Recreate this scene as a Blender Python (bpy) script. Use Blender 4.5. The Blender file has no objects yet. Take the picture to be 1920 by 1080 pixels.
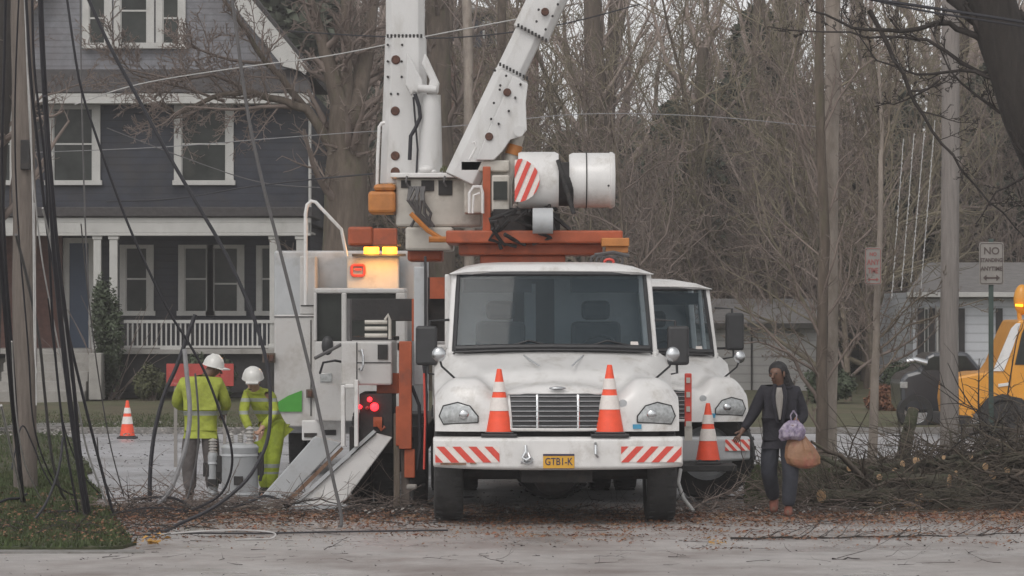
import bpy, bmesh, math, random
from mathutils import Vector, Matrix
R = math.radians
C = bpy.context.scene.collection
sc = bpy.context.scene

# ------------------------------------------------------------------ camera
CAM_H, F, HY = 2.1, 6580.0, 585.0          # height, focal length in photo pixels, horizon row
cd = bpy.data.cameras.new("camera"); cam = bpy.data.objects.new("camera", cd); C.objects.link(cam)
cam.location = (0, 0, CAM_H); cam.rotation_euler = (R(90), 0, 0)
cd.sensor_width = 36; cd.lens = F / 1920 * 36; cd.shift_y = (HY - 540) / 1920
cd.clip_start = 0.5; cd.clip_end = 3000
sc.camera = cam

# ------------------------------------------------------------------ sky, sun, exposure
w = bpy.data.worlds.new("World"); sc.world = w; w.use_nodes = True
wn = w.node_tree; bg = wn.nodes['Background']
sky = wn.nodes.new('ShaderNodeTexSky'); sky.sky_type = 'NISHITA'; sky.sun_disc = False
SUN_E, SUN_R = R(48), R(200)
sky.sun_elevation = SUN_E; sky.sun_rotation = SUN_R; sky.air_density = 1.0; sky.dust_density = 1.5
hs = wn.nodes.new('ShaderNodeHueSaturation'); hs.inputs['Saturation'].default_value = 0.04
wn.links.new(sky.outputs[0], hs.inputs['Color']); wn.links.new(hs.outputs[0], bg.inputs['Color'])
bg.inputs['Strength'].default_value = 0.15
sd = bpy.data.lights.new("sun", 'SUN'); so = bpy.data.objects.new("sun", sd); C.objects.link(so)
sd.energy = 0.5; sd.angle = R(25); sd.color = (1, .93, .86)
dv = Vector((math.sin(SUN_R) * math.cos(SUN_E), math.cos(SUN_R) * math.cos(SUN_E), math.sin(SUN_E)))
so.rotation_euler = dv.to_track_quat('Z', 'Y').to_euler(); so.location = (0, 0, 60)
sc.view_settings.view_transform = 'Standard'; sc.view_settings.look = 'None'
sc.view_settings.exposure = 0.3; sc.view_settings.gamma = 1
sc.cycles.max_bounces = 6; sc.cycles.transparent_max_bounces = 16

# ------------------------------------------------------------------ helpers
def W(px, py, D):
    return Vector(((px - 960) * D / F, D, CAM_H - (py - HY) * D / F))
def GD(py, z=0):                               # depth at which level z shows at row py
    return (CAM_H - z) * F / (py - HY)

def mat(name, col, rough=.6, var=.12, scale=6, bump=0.0, bscale=None, metal=0, emit=0, col2=None, c2amt=.5,
        c2scale=1.5, coat=0, lines=None, stretch=None, spec=None):
    m = bpy.data.materials.new(name); m.use_nodes = True
    n = m.node_tree.nodes; l = m.node_tree.links; b = n['Principled BSDF']
    tc = n.new('ShaderNodeTexCoord'); src = tc.outputs['Object']
    if stretch:
        mp = n.new('ShaderNodeMapping'); mp.inputs['Scale'].default_value = stretch
        l.new(src, mp.inputs['Vector']); src = mp.outputs[0]
    nz = n.new('ShaderNodeTexNoise'); nz.inputs['Scale'].default_value = scale
    nz.inputs['Detail'].default_value = 6; nz.inputs['Roughness'].default_value = .65
    l.new(src, nz.inputs['Vector'])
    cr = n.new('ShaderNodeValToRGB'); l.new(nz.outputs['Fac'], cr.inputs['Fac'])
    cr.color_ramp.elements[0].position = .3; cr.color_ramp.elements[1].position = .7
    cr.color_ramp.elements[0].color = [max(0, c * (1 - var)) for c in col] + [1]
    cr.color_ramp.elements[1].color = [min(1, c * (1 + var)) for c in col] + [1]
    out = cr.outputs[0]
    if col2:
        n2 = n.new('ShaderNodeTexNoise'); n2.inputs['Scale'].default_value = c2scale
        n2.inputs['Detail'].default_value = 8; n2.inputs['Roughness'].default_value = .7
        l.new(src, n2.inputs['Vector'])
        r2 = n.new('ShaderNodeValToRGB'); l.new(n2.outputs['Fac'], r2.inputs['Fac'])
        r2.color_ramp.elements[0].position = 1 - c2amt - .12; r2.color_ramp.elements[1].position = min(1, 1 - c2amt + .12)
        r2.color_ramp.elements[0].color = (0, 0, 0, 1); r2.color_ramp.elements[1].color = (1, 1, 1, 1)
        mx = n.new('ShaderNodeMix'); mx.data_type = 'RGBA'
        l.new(r2.outputs[0], mx.inputs[0]); l.new(out, mx.inputs[6]); mx.inputs[7].default_value = list(col2) + [1]
        out = mx.outputs[2]
    hgt = nz.outputs['Fac']
    l.new(out, b.inputs['Base Color'])
    if lines:                                   # horizontal laps (siding, shingles): period in metres
        wv = n.new('ShaderNodeTexWave'); wv.bands_direction = 'Z'; wv.wave_profile = 'SAW'
        wv.inputs['Scale'].default_value = 2 * math.pi / lines / 20 * 1.0; wv.inputs['Distortion'].default_value = 0.15
        l.new(tc.outputs['Object'], wv.inputs['Vector'])
        bp = n.new('ShaderNodeBump'); bp.inputs['Strength'].default_value = .9; bp.inputs['Distance'].default_value = .02
        l.new(wv.outputs['Fac'], bp.inputs['Height']); l.new(bp.outputs[0], b.inputs['Normal'])
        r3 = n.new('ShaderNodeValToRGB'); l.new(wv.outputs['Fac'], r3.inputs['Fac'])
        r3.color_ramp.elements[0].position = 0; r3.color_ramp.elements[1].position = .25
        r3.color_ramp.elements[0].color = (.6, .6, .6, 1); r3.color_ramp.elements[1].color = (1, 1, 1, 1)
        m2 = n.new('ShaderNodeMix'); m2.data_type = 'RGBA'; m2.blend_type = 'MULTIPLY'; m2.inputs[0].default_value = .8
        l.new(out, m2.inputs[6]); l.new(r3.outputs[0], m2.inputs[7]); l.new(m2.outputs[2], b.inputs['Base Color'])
    elif bump:
        if bscale:
            nb = n.new('ShaderNodeTexNoise'); nb.inputs['Scale'].default_value = bscale; nb.inputs['Detail'].default_value = 8
            l.new(src, nb.inputs['Vector']); hgt = nb.outputs['Fac']
        bp = n.new('ShaderNodeBump'); bp.inputs['Strength'].default_value = min(1, bump); bp.inputs['Distance'].default_value = .03
        l.new(hgt, bp.inputs['Height']); l.new(bp.outputs[0], b.inputs['Normal'])
    b.inputs['Roughness'].default_value = rough; b.inputs['Metallic'].default_value = metal
    if spec is not None: b.inputs['Specular IOR Level'].default_value = spec
    b.inputs['Coat Weight'].default_value = coat; b.inputs['Coat Roughness'].default_value = .15
    if emit:
        b.inputs['Emission Color'].default_value = list(col) + [1]; b.inputs['Emission Strength'].default_value = emit
    return m

def glass_mat(name, tint, rough=.06, see=.55):
    m = bpy.data.materials.new(name); m.use_nodes = True
    n = m.node_tree.nodes; l = m.node_tree.links; o = n['Material Output']; b = n['Principled BSDF']
    b.inputs['Base Color'].default_value = list(tint) + [1]; b.inputs['Roughness'].default_value = rough
    b.inputs['Specular IOR Level'].default_value = .6
    t = n.new('ShaderNodeBsdfTransparent'); t.inputs[0].default_value = (.7, .8, .86, 1)
    mx = n.new('ShaderNodeMixShader'); mx.inputs[0].default_value = see
    l.new(b.outputs[0], mx.inputs[1]); l.new(t.outputs[0], mx.inputs[2]); l.new(mx.outputs[0], o.inputs[0])
    return m

class MB:
    """collects shapes; build() links them as ONE mesh object"""
    def __init__(s): s.v = []; s.f = []
    def add(s, vs, fs):
        k = len(s.v); s.v += [Vector(v) for v in vs]; s.f += [[i + k for i in f] for f in fs]; return s
    def box(s, lo, hi, m=None):
        (x0, y0, z0), (x1, y1, z1) = lo, hi
        vs = [Vector(p) for p in ((x0, y0, z0), (x1, y0, z0), (x1, y1, z0), (x0, y1, z0), (x0, y0, z1), (x1, y0, z1), (x1, y1, z1), (x0, y1, z1))]
        if m: vs = [m @ v for v in vs]
        return s.add(vs, [(0, 3, 2, 1), (4, 5, 6, 7), (0, 1, 5, 4), (1, 2, 6, 5), (2, 3, 7, 6), (3, 0, 4, 7)])
    def pbox(s, x0, y0, x1, y1, D, dep):
        a = W(x0, y1, D); b = W(x1, y0, D); return s.box((a.x, D, a.z), (b.x, D + dep, b.z))
    def prism(s, pts, d):                       # closed outline, extruded by vector d
        n = len(pts); d = Vector(d); p = [Vector(q) for q in pts]
        return s.add(p + [q + d for q in p], [list(range(n))] + [list(range(2 * n - 1, n - 1, -1))] + [(i, i + n, (i + 1) % n + n, (i + 1) % n) for i in range(n)])
    def ppoly(s, pp, D, dep): return s.prism([W(x, y, D) for x, y in pp], (0, dep, 0))
    def tube(s, pts, r, n=8, cap=True):
        pts = [Vector(p) for p in pts]; rr = r if isinstance(r, (list, tuple)) else [r] * len(pts)
        k0 = len(s.v); up = None
        for i, p in enumerate(pts):
            t = (pts[min(i + 1, len(pts) - 1)] - pts[max(i - 1, 0)])
            t = t.normalized() if t.length > 1e-9 else Vector((0, 0, 1))
            if up is None: up = t.orthogonal().normalized()
            up = up - t * up.dot(t)
            up = up.normalized() if up.length > 1e-6 else t.orthogonal().normalized()
            q = t.cross(up)
            for j in range(n):
                a = 2 * math.pi * j / n; s.v.append(p + (up * math.cos(a) + q * math.sin(a)) * rr[i])
        for i in range(len(pts) - 1):
            for j in range(n):
                a = k0 + i * n + j; b = k0 + i * n + (j + 1) % n; s.f.append([a, b, b + n, a + n])
        if cap:
            s.f.append(list(range(k0 + n - 1, k0 - 1, -1))); e = k0 + (len(pts) - 1) * n; s.f.append(list(range(e, e + n)))
        return s
    def cyl(s, a, b, r, r2=None, n=20): return s.tube([a, b], [r, r if r2 is None else r2], n)
    def lathe(s, prof, c, axis='Z', n=28):      # prof: (radius, height) along the axis
        k0 = len(s.v); c = Vector(c)
        for r, h in prof:
            for j in range(n):
                a = 2 * math.pi * j / n; u, v = r * math.cos(a), r * math.sin(a)
                s.v.append(c + (Vector((u, v, h)) if axis == 'Z' else Vector((h, u, v)) if axis == 'X' else Vector((u, h, v))))
        for i in range(len(prof) - 1):
            for j in range(n):
                a = k0 + i * n + j; b = k0 + i * n + (j + 1) % n; s.f.append([a, b, b + n, a + n])
        return s
    def ball(s, c, r, n=14, m=8):
        r = r if isinstance(r, (tuple, list)) else (r, r, r); c = Vector(c); k0 = len(s.v)
        for i in range(m + 1):
            th = math.pi * i / m
            for j in range(n):
                a = 2 * math.pi * j / n
                s.v.append(c + Vector((r[0] * math.sin(th) * math.cos(a), r[1] * math.sin(th) * math.sin(a), r[2] * math.cos(th))))
        for i in range(m):
            for j in range(n):
                a = k0 + i * n + j; b = k0 + i * n + (j + 1) % n; s.f.append([a, b, b + n, a + n])
        return s
    def build(s, name, m, parent=None, bevel=0, smooth=False, world=True, seg=2):
        me = bpy.data.meshes.new(name); vs = s.v
        if parent is not None and world:
            iv = parent.matrix_basis.inverted() if parent.parent is None else (parent.parent.matrix_basis @ parent.matrix_basis).inverted()
            vs = [iv @ v for v in vs]
        me.from_pydata([tuple(v) for v in vs], [], s.f); me.validate(); me.update()
        if bevel or len(s.f) < 60000:
            bm = bmesh.new(); bm.from_mesh(me)
            bmesh.ops.recalc_face_normals(bm, faces=bm.faces)
            bm.to_mesh(me); bm.free()
        o = bpy.data.objects.new(name, me); C.objects.link(o); me.materials.append(m)
        if parent is not None: o.parent = parent
        if bevel:
            md = o.modifiers.new('bevel', 'BEVEL'); md.width = bevel; md.segments = seg; md.limit_method = 'ANGLE'; md.angle_limit = R(35)
        if smooth:
            for p in me.polygons: p.use_smooth = True
            me.set_sharp_from_angle(angle=R(40))
        return o

def thing(name, label, cat, loc=(0, 0, 0), rz=0, group=None):
    o = bpy.data.objects.new(name, None); C.objects.link(o); o.empty_display_size = .2
    o.matrix_basis = Matrix.Translation(Vector(loc)) @ Matrix.Rotation(rz, 4, 'Z')
    o['label'] = label; o['category'] = cat
    if group: o['group'] = group
    return o
def tag(o, label, cat, group=None):
    o['label'] = label; o['category'] = cat
    if group: o['group'] = group
    return o
def copy_thing(src, loc, rz=0, scale=1, label=None, group=None):
    c = src.copy(); C.objects.link(c)
    c.matrix_basis = Matrix.Translation(Vector(loc)) @ Matrix.Rotation(rz, 4, 'Z') @ Matrix.Scale(scale, 4)
    if label: c['label'] = label
    if group: c['group'] = group
    for ch in src.children:
        d = ch.copy(); C.objects.link(d); d.parent = c
        for g in ch.children:
            e = g.copy(); C.objects.link(e); e.parent = d
    return c
def struct(o, kind='structure'): o['kind'] = kind; return o

def text_mesh(name, s, size, m, parent, origin, ex=.004, sx=1.0, world=True, bold=0):
    cu = bpy.data.curves.new(name, 'FONT'); cu.body = s; cu.size = size; cu.extrude = ex; cu.align_x = 'CENTER'; cu.align_y = 'CENTER'
    cu.offset = bold
    t = bpy.data.objects.new(name, cu); C.objects.link(t); bpy.context.view_layer.update()
    me = bpy.data.meshes.new_from_object(t.evaluated_get(bpy.context.evaluated_depsgraph_get()))
    bpy.data.objects.remove(t)
    o = Vector(origin)
    mw = Matrix.Translation(o) @ Matrix.Rotation(R(90), 4, 'X') @ Matrix.Diagonal((sx, 1, 1, 1))
    if world and parent is not None:
        p = parent; mm = p.matrix_basis
        if p.parent is not None: mm = p.parent.matrix_basis @ mm
        mw = mm.inverted() @ mw
    me.transform(mw); me.name = name
    me.materials.clear(); me.materials.append(m)
    ob = bpy.data.objects.new(name, me); C.objects.link(ob); ob.parent = parent
    return ob

def skin(name, nodes, edges, m, parent, sub=2, sy=1.0):
    """nodes: (pos, radius | (rx, ry)); grown with a Skin modifier, kept as plain mesh, in the parent's local space"""
    me = bpy.data.meshes.new(name); me.from_pydata([tuple(n[0]) for n in nodes], edges, []); me.update()
    o = bpy.data.objects.new(name, me); C.objects.link(o)
    o.modifiers.new('skin', 'SKIN'); sm = o.modifiers.new('sub', 'SUBSURF'); sm.levels = sub; sm.render_levels = sub
    sv = me.skin_vertices[0].data
    for i, nd in enumerate(nodes):
        r = nd[1]; sv[i].radius = r if isinstance(r, tuple) else (r, r); sv[i].use_root = (i == 0)
    bpy.context.view_layer.update()
    m2 = bpy.data.meshes.new_from_object(o.evaluated_get(bpy.context.evaluated_depsgraph_get()))
    bpy.data.objects.remove(o); bpy.data.meshes.remove(me)
    m2.name = name
    for p in m2.polygons: p.use_smooth = True
    m2.materials.clear(); m2.materials.append(m)
    ob = bpy.data.objects.new(name, m2); C.objects.link(ob); ob.parent = parent
    return ob

# ------------------------------------------------------------------ materials
M = {}
M['paint'] = mat('white_paint', (.66, .645, .63), .38, .08, 3, coat=.35, col2=(.4, .37, .33), c2amt=.36, c2scale=3.5)
M['paint2'] = mat('boom_paint', (.58, .57, .56), .5, .07, 3, col2=(.42, .4, .37), c2amt=.37, c2scale=4, coat=.1, stretch=(1, 1, .35))
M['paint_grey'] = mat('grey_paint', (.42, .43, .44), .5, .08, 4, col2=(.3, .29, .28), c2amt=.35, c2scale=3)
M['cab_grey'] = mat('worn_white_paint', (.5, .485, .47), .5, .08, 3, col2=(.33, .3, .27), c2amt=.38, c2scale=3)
M['cream'] = mat('cream_paint', (.5, .47, .42), .5, .1, 5, col2=(.3, .26, .22), c2amt=.35, c2scale=4)
M['chrome'] = mat('chrome', (.55, .56, .57), .25, .1, 10, metal=.9)
M['black'] = mat('black_plastic', (.025, .025, .027), .5, .2, 10)
M['rubber'] = mat('tyre_rubber', (.028, .027, .027), .75, .25, 14, bump=.3, col2=(.07, .06, .055), c2amt=.3, c2scale=5)
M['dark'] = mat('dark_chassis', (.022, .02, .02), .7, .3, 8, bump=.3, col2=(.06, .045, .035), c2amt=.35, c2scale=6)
M['glass'] = glass_mat('windscreen_glass', (.02, .04, .052), .03, .66)
M['wglass'] = mat('house_window_glass', (.03, .033, .03), .25, .5, 1.5, spec=.2, col2=(.06, .058, .05), c2amt=.35, c2scale=1.1)
M['lamp'] = mat('headlamp_lens', (.36, .37, .37), .15, .35, 22, coat=.8, metal=.3)
M['redstripe'] = mat('red_reflective', (.62, .065, .045), .5, .1, 30)
M['whitestripe'] = mat('white_reflective', (.72, .66, .62), .5, .08, 30)
M['orange'] = mat('orange_paint', (.36, .075, .025), .55, .2, 6, col2=(.16, .05, .03), c2amt=.35, c2scale=4)
M['orange2'] = mat('amber_paint', (.45, .17, .04), .55, .2, 6, col2=(.2, .09, .04), c2amt=.3, c2scale=4)
M['cone'] = mat('cone_orange', (.85, .09, .035), .5, .08, 12, col2=(.5, .08, .04), c2amt=.2, c2scale=9, emit=0)
M['plate'] = mat('plate_orange', (.62, .33, .03), .4, .06, 20)
M['navy'] = mat('navy_ink', (.015, .02, .07), .5, .1, 20)
M['green'] = mat('green_panel', (.06, .3, .035), .5, .1, 5)
M['hivis'] = None
M['skin'] = mat('brown_skin', (.14, .075, .05), .55, .1, 20)
M['skin2'] = mat('light_skin', (.42, .25, .18), .55, .1, 20)
M['hair'] = mat('black_hair', (.014, .012, .013), .6, .3, 40, bump=.6)
M['jacket'] = mat('dark_jacket', (.014, .013, .019), .8, .25, 14, bump=.5, bscale=18)
M['trouser'] = mat('charcoal_trousers', (.03, .032, .042), .85, .2, 12, bump=.6, bscale=14)
M['trouser2'] = mat('grey_brown_trousers', (.1, .088, .085), .85, .2, 12, bump=.6, bscale=14)
M['shirt'] = mat('white_top', (.55, .54, .53), .8, .2, 40)
M['boot'] = mat('reddish_boots', (.17, .06, .04), .6, .3, 20)
M['bagbrown'] = mat('tan_bag', (.27, .14, .075), .5, .2, 9, bump=.7, bscale=12, col2=(.3, .08, .07), c2amt=.4, c2scale=4)
M['bagpattern'] = mat('patterned_bag', (.2, .16, .24), .5, .5, 26, col2=(.45, .4, .45), c2amt=.42, c2scale=22)
M['hardhat'] = mat('white_hardhat', (.62, .61, .58), .3, .04, 8, coat=.5)
M['transformer'] = mat('transformer_grey', (.4, .41, .42), .45, .07, 4, col2=(.27, .25, .23), c2amt=.3, c2scale=5)
M['porcelain'] = mat('porcelain', (.42, .4, .38), .3, .1, 10, coat=.5)
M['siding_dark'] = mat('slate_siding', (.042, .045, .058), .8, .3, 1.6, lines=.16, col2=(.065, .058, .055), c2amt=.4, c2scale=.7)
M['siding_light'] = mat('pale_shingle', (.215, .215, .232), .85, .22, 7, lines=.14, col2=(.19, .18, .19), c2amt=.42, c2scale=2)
M['trim'] = mat('white_trim', (.46, .45, .43), .6, .1, 4, col2=(.3, .29, .27), c2amt=.35, c2scale=2)
M['roofing'] = mat('dark_roofing', (.06, .055, .055), .9, .25, 9, bump=.6)
M['brick'] = mat('brick_wall', (.12, .06, .048), .9, .25, 9, bump=.4, col2=(.08, .045, .04), c2amt=.4, c2scale=8)
M['stone'] = mat('stone_steps', (.3, .285, .265), .85, .15, 6, bump=.4, col2=(.16, .15, .13), c2amt=.35, c2scale=3)
M['wood_pole'] = mat('pole_wood', (.15, .125, .108), .9, .25, 6, bump=.7, stretch=(6, 6, .5))
M['wood_grey'] = mat('weathered_pole', (.235, .21, .195), .9, .2, 6, bump=.6, stretch=(6, 6, .5))
M['bark'] = mat('bark', (.12, .095, .076), .95, .35, 4, bump=1, stretch=(3, 3, .6), col2=(.095, .1, .05), c2amt=.35, c2scale=1.2)
M['bark_pale'] = mat('pale_bark', (.3, .255, .22), .9, .3, 3, bump=.6, stretch=(2, 2, .7), col2=(.17, .14, .11), c2amt=.4, c2scale=2)
M['bark_dark'] = mat('dark_bark', (.03, .025, .022), .95, .35, 5, bump=1, stretch=(3, 3, .6))
M['twig'] = mat('twig', (.19, .15, .13), .95, .3, 1.2)
M['twig_moss'] = mat('twig_moss', (.2, .17, .12), .95, .35, .5)
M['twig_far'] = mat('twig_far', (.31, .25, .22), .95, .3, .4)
M['twig_dark'] = mat('twig_dark', (.04, .033, .03), .95, .3, 2)
M['twig_tan'] = mat('twig_tan', (.22, .18, .14), .9, .35, 2, col2=(.1, .08, .06), c2amt=.5, c2scale=3)
M['log_bark'] = mat('mossy_log_bark', (.07, .062, .045), .95, .4, 9, bump=1, bscale=25, col2=(.05, .062, .03), c2amt=.45, c2scale=3)
M['cutwood'] = mat('cut_wood', (.46, .3, .17), .85, .3, 30, col2=(.2, .12, .07), c2amt=.38, c2scale=22)
M['evergreen'] = mat('evergreen_leaf', (.075, .085, .06), .8, .5, .9)
M['shrubleaf'] = mat('shrub_leaf', (.045, .06, .03), .6, .5, 2)
M['olive'] = mat('olive_leaf', (.09, .095, .045), .8, .4, 2)
M['rust'] = mat('rusty_plug', (.1, .045, .03), .8, .4, 30, col2=(.03, .02, .02), c2amt=.4, c2scale=20)
M['cable'] = mat('black_cable', (.018, .017, .022), .6, .2, 8)
M['cable_grey'] = mat('grey_cable', (.09, .085, .085), .55, .2, 8)
M['cable_mid'] = mat('mid_cable', (.24, .235, .24), .5, .2, 8)
M['cable_pale'] = mat('pale_cable', (.4, .39, .38), .5, .2, 8)
M['signface'] = mat('sign_face', (.27, .25, .23), .6, .1, 8, col2=(.22, .2, .18), c2amt=.3, c2scale=6)
M['signtext'] = mat('sign_dark', (.09, .065, .06), .6, .1, 8)
M['signpink'] = mat('sign_red', (.33, .1, .09), .6, .1, 8)
M['signpost'] = mat('green_post', (.05, .075, .065), .6, .15, 10)
M['yellow'] = mat('yellow_orange_paint', (.64, .27, .015), .4, .08, 3, coat=.4, col2=(.45, .17, .03), c2amt=.25, c2scale=3)
M['darkcar'] = mat('dark_car_paint', (.03, .033, .04), .25, .1, 3, coat=.7)
M['leafy'] = mat('fallen_leaf', (.17, .07, .04), .8, .5, 3, col2=(.24, .15, .08), c2amt=.45, c2scale=2.5)
M['garage'] = mat('garage_wall', (.34, .33, .32), .8, .08, 2, lines=.2)
M['whitewall'] = mat('white_wall', (.56, .57, .6), .8, .06, 2, lines=.2)
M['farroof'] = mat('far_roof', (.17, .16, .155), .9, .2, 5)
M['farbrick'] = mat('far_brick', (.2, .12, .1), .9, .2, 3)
M['farslate'] = mat('far_slate', (.06, .065, .08), .85, .2, 3)
M['redsign'] = mat('red_board', (.4, .06, .05), .6, .15, 6, col2=(.6, .4, .36), c2amt=.3, c2scale=8)
M['interior'] = mat('cab_interior', (.05, .05, .052), .8, .2, 6)
M['seat'] = mat('seat_fabric', (.09, .095, .1), .9, .2, 6)
M['bluesticker'] = mat('blue_sticker', (.05, .25, .4), .5, .1, 20)
M['grime'] = mat('rusty_edge', (.2, .12, .08), .9, .4, 20)

def hivis_mat(name, bands, col=(.33, .37, .05)):
    m = mat(name, col, .75, .3, 7, bump=1, bscale=9, col2=tuple(c * .55 for c in col), c2amt=.35, c2scale=5)
    n = m.node_tree.nodes; l = m.node_tree.links; b = n['Principled BSDF']
    src = b.inputs['Base Color'].links[0].from_socket
    tc = n.new('ShaderNodeTexCoord'); sp = n.new('ShaderNodeSeparateXYZ'); l.new(tc.outputs['Object'], sp.inputs[0])
    acc = None
    for z0, hw in bands:
        a = n.new('ShaderNodeMath'); a.operation = 'SUBTRACT'; l.new(sp.outputs[2], a.inputs[0]); a.inputs[1].default_value = z0
        c = n.new('ShaderNodeMath'); c.operation = 'ABSOLUTE'; l.new(a.outputs[0], c.inputs[0])
        d = n.new('ShaderNodeMath'); d.operation = 'LESS_THAN'; l.new(c.outputs[0], d.inputs[0]); d.inputs[1].default_value = hw
        if acc is None: acc = d.outputs[0]
        else:
            e = n.new('ShaderNodeMath'); e.operation = 'MAXIMUM'; l.new(acc, e.inputs[0]); l.new(d.outputs[0], e.inputs[1]); acc = e.outputs[0]
    mx = n.new('ShaderNodeMix'); mx.data_type = 'RGBA'; l.new(acc, mx.inputs[0]); l.new(src, mx.inputs[6]); mx.inputs[7].default_value = (.34, .36, .33, 1)
    l.new(mx.outputs[2], b.inputs['Base Color']); return m

# ------------------------------------------------------------------ ground, roads, verges
def sheet(name, pts, m, z=None, n=None):
    me = bpy.data.meshes.new(name); me.from_pydata([tuple(p) for p in pts], [], [list(range(len(pts)))]); me.update()
    if me.polygons[0].normal.z < 0: me.flip_normals()
    o = bpy.data.objects.new(name, me); C.objects.link(o); me.materials.append(m); return struct(o)

M['earth'] = mat('earth', (.07, .065, .04), .95, .35, .9, bump=.6, bscale=9, col2=(.09, .065, .045), c2amt=.5, c2scale=.4)
M['grass'] = mat('grass_ground', (.035, .045, .016), .95, .4, 5, bump=1, bscale=18, col2=(.1, .075, .045), c2amt=.42, c2scale=1.2)
M['lawn'] = mat('lawn_ground', (.085, .085, .04), .95, .35, 2.5, bump=1, bscale=10, col2=(.12, .09, .06), c2amt=.42, c2scale=.6)
M['kerb'] = mat('kerb_stone', (.22, .21, .2), .85, .2, 6, bump=.5, col2=(.1, .09, .07), c2amt=.4, c2scale=2)
def road_mat(name, col, wet, dirt):
    m = mat(name, col, .5, .16, 3.5, bump=.35, bscale=40, col2=dirt, c2amt=.45, c2scale=.55)
    n = m.node_tree.nodes; l = m.node_tree.links; b = n['Principled BSDF']
    tc = n.new('ShaderNodeTexCoord'); nz = n.new('ShaderNodeTexNoise'); nz.inputs['Scale'].default_value = .45; nz.inputs['Detail'].default_value = 6
    l.new(tc.outputs['Object'], nz.inputs['Vector'])
    mr = n.new('ShaderNodeMapRange'); mr.inputs['From Min'].default_value = .35; mr.inputs['From Max'].default_value = .65
    mr.inputs['To Min'].default_value = wet[0]; mr.inputs['To Max'].default_value = wet[1]
    l.new(nz.outputs['Fac'], mr.inputs['Value']); l.new(mr.outputs[0], b.inputs['Roughness']); return m
M['road'] = road_mat('wet_asphalt', (.37, .342, .328), (.18, .75), (.2, .165, .15))
M['road2'] = road_mat('wet_side_street', (.42, .415, .43), (.25, .6), (.28, .27, .27))

sheet('ground', [(-700, 5, -.05), (700, 5, -.05), (700, 1500, -.05), (-700, 1500, -.05)], M['earth'])
sheet('road', [(-60, 15, 0), (60, 15, 0), (60, 38.5, 0), (-60, 38.5, 0)], M['road'])
sheet('side_street', [(-60, 38.5, 0), (60, 38.5, 0), (60, 60.5, 0), (-60, 60.5, 0)], M['road2'])

def raised(name, outline, z, m):                # low slab: top + sides
    b = MB(); b.prism([Vector((x, y, -.04)) for x, y in outline], (0, 0, z + .04)); return struct(b.build(name, m))
def gp(px, py): q = W(px, py, GD(py)); return (q.x, q.y)
# left grass corner and its kerb
lc0 = [gp(-420, 1034), gp(120, 1033), gp(235, 1030), gp(246, 1016), gp(238, 1000), gp(206, 985), gp(215, 965), gp(180, 950), gp(188, 925), gp(160, 905), gp(166, 880), gp(140, 850), gp(146, 832), gp(110, 815), (-12, GD(815)), (-14, gp(0, 1034)[1])]
lc = []; rv_ = random.Random(12)
for i_ in range(len(lc0)):
    a_, b_ = lc0[i_], lc0[(i_ + 1) % len(lc0)]; L_ = math.dist(a_, b_); n_ = max(1, min(12, int(L_ / .25))) if i_ < 14 else 1
    for k_ in range(n_): t_ = k_ / n_; jt = .07 if 0 < k_ else .03; lc.append((a_[0] + (b_[0] - a_[0]) * t_ + rv_.uniform(-jt, jt), a_[1] + (b_[1] - a_[1]) * t_ + rv_.uniform(-jt, jt)))
raised('grass_verge', lc, .03, M['grass'])
kb = MB()
kx = [-420, 0, 150, 270]
for i_ in range(3):
    p_ = [gp(kx[i_], 1038), gp(kx[i_ + 1], 1038), gp(kx[i_ + 1], 1033.5), gp(kx[i_], 1033.5)]
    kb.prism([Vector((x, y, 0)) for x, y in p_], (0, 0, .014))
struct(kb.build('kerb', M['kerb']))
# right verge behind the walking woman
rv = [gp(1395, 945), gp(2300, 950), (24, GD(870)), gp(1500, 876), gp(1400, 885)]
raised('grass_verge', rv, .06, M['grass'])
kb = MB(); kb.box((-60, 60.5, 0), (60, 60.65, .11)); struct(kb.build('kerb', M['kerb'], bevel=.01))

def lawn(name, x0, x1, m, zs, n=40):
    rnd = random.Random(7); V_ = []; F_ = []; ys = [60.65, 64, 68, 72, 76.5, 90, 130, 400]
    for j, y in enumerate(ys):
        for i in range(n + 1):
            V_.append((x0 + (x1 - x0) * i / n, y, zs[j] + (rnd.uniform(-.03, .03) if 0 < j < 6 else 0)))
    for j in range(len(ys) - 1):
        for i in range(n):
            a = j * (n + 1) + i; F_.append((a, a + 1, a + n + 2, a + n + 1))
    me = bpy.data.meshes.new(name); me.from_pydata(V_, [], F_); me.update(); me.materials.append(m)
    for p in me.polygons: p.use_smooth = True
    o = bpy.data.objects.new(name, me); C.objects.link(o); return struct(o)
lawn('lawn', -70, 70, M['lawn'], [.08, .1, .13, .18, .22, .25, .3, .4], 90)
wk = MB(); wk.box((W(30, 0, 62).x, 60.66, .02), (W(150, 0, 62).x, 62.5, .125)); struct(wk.build('path', M['kerb']))

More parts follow.
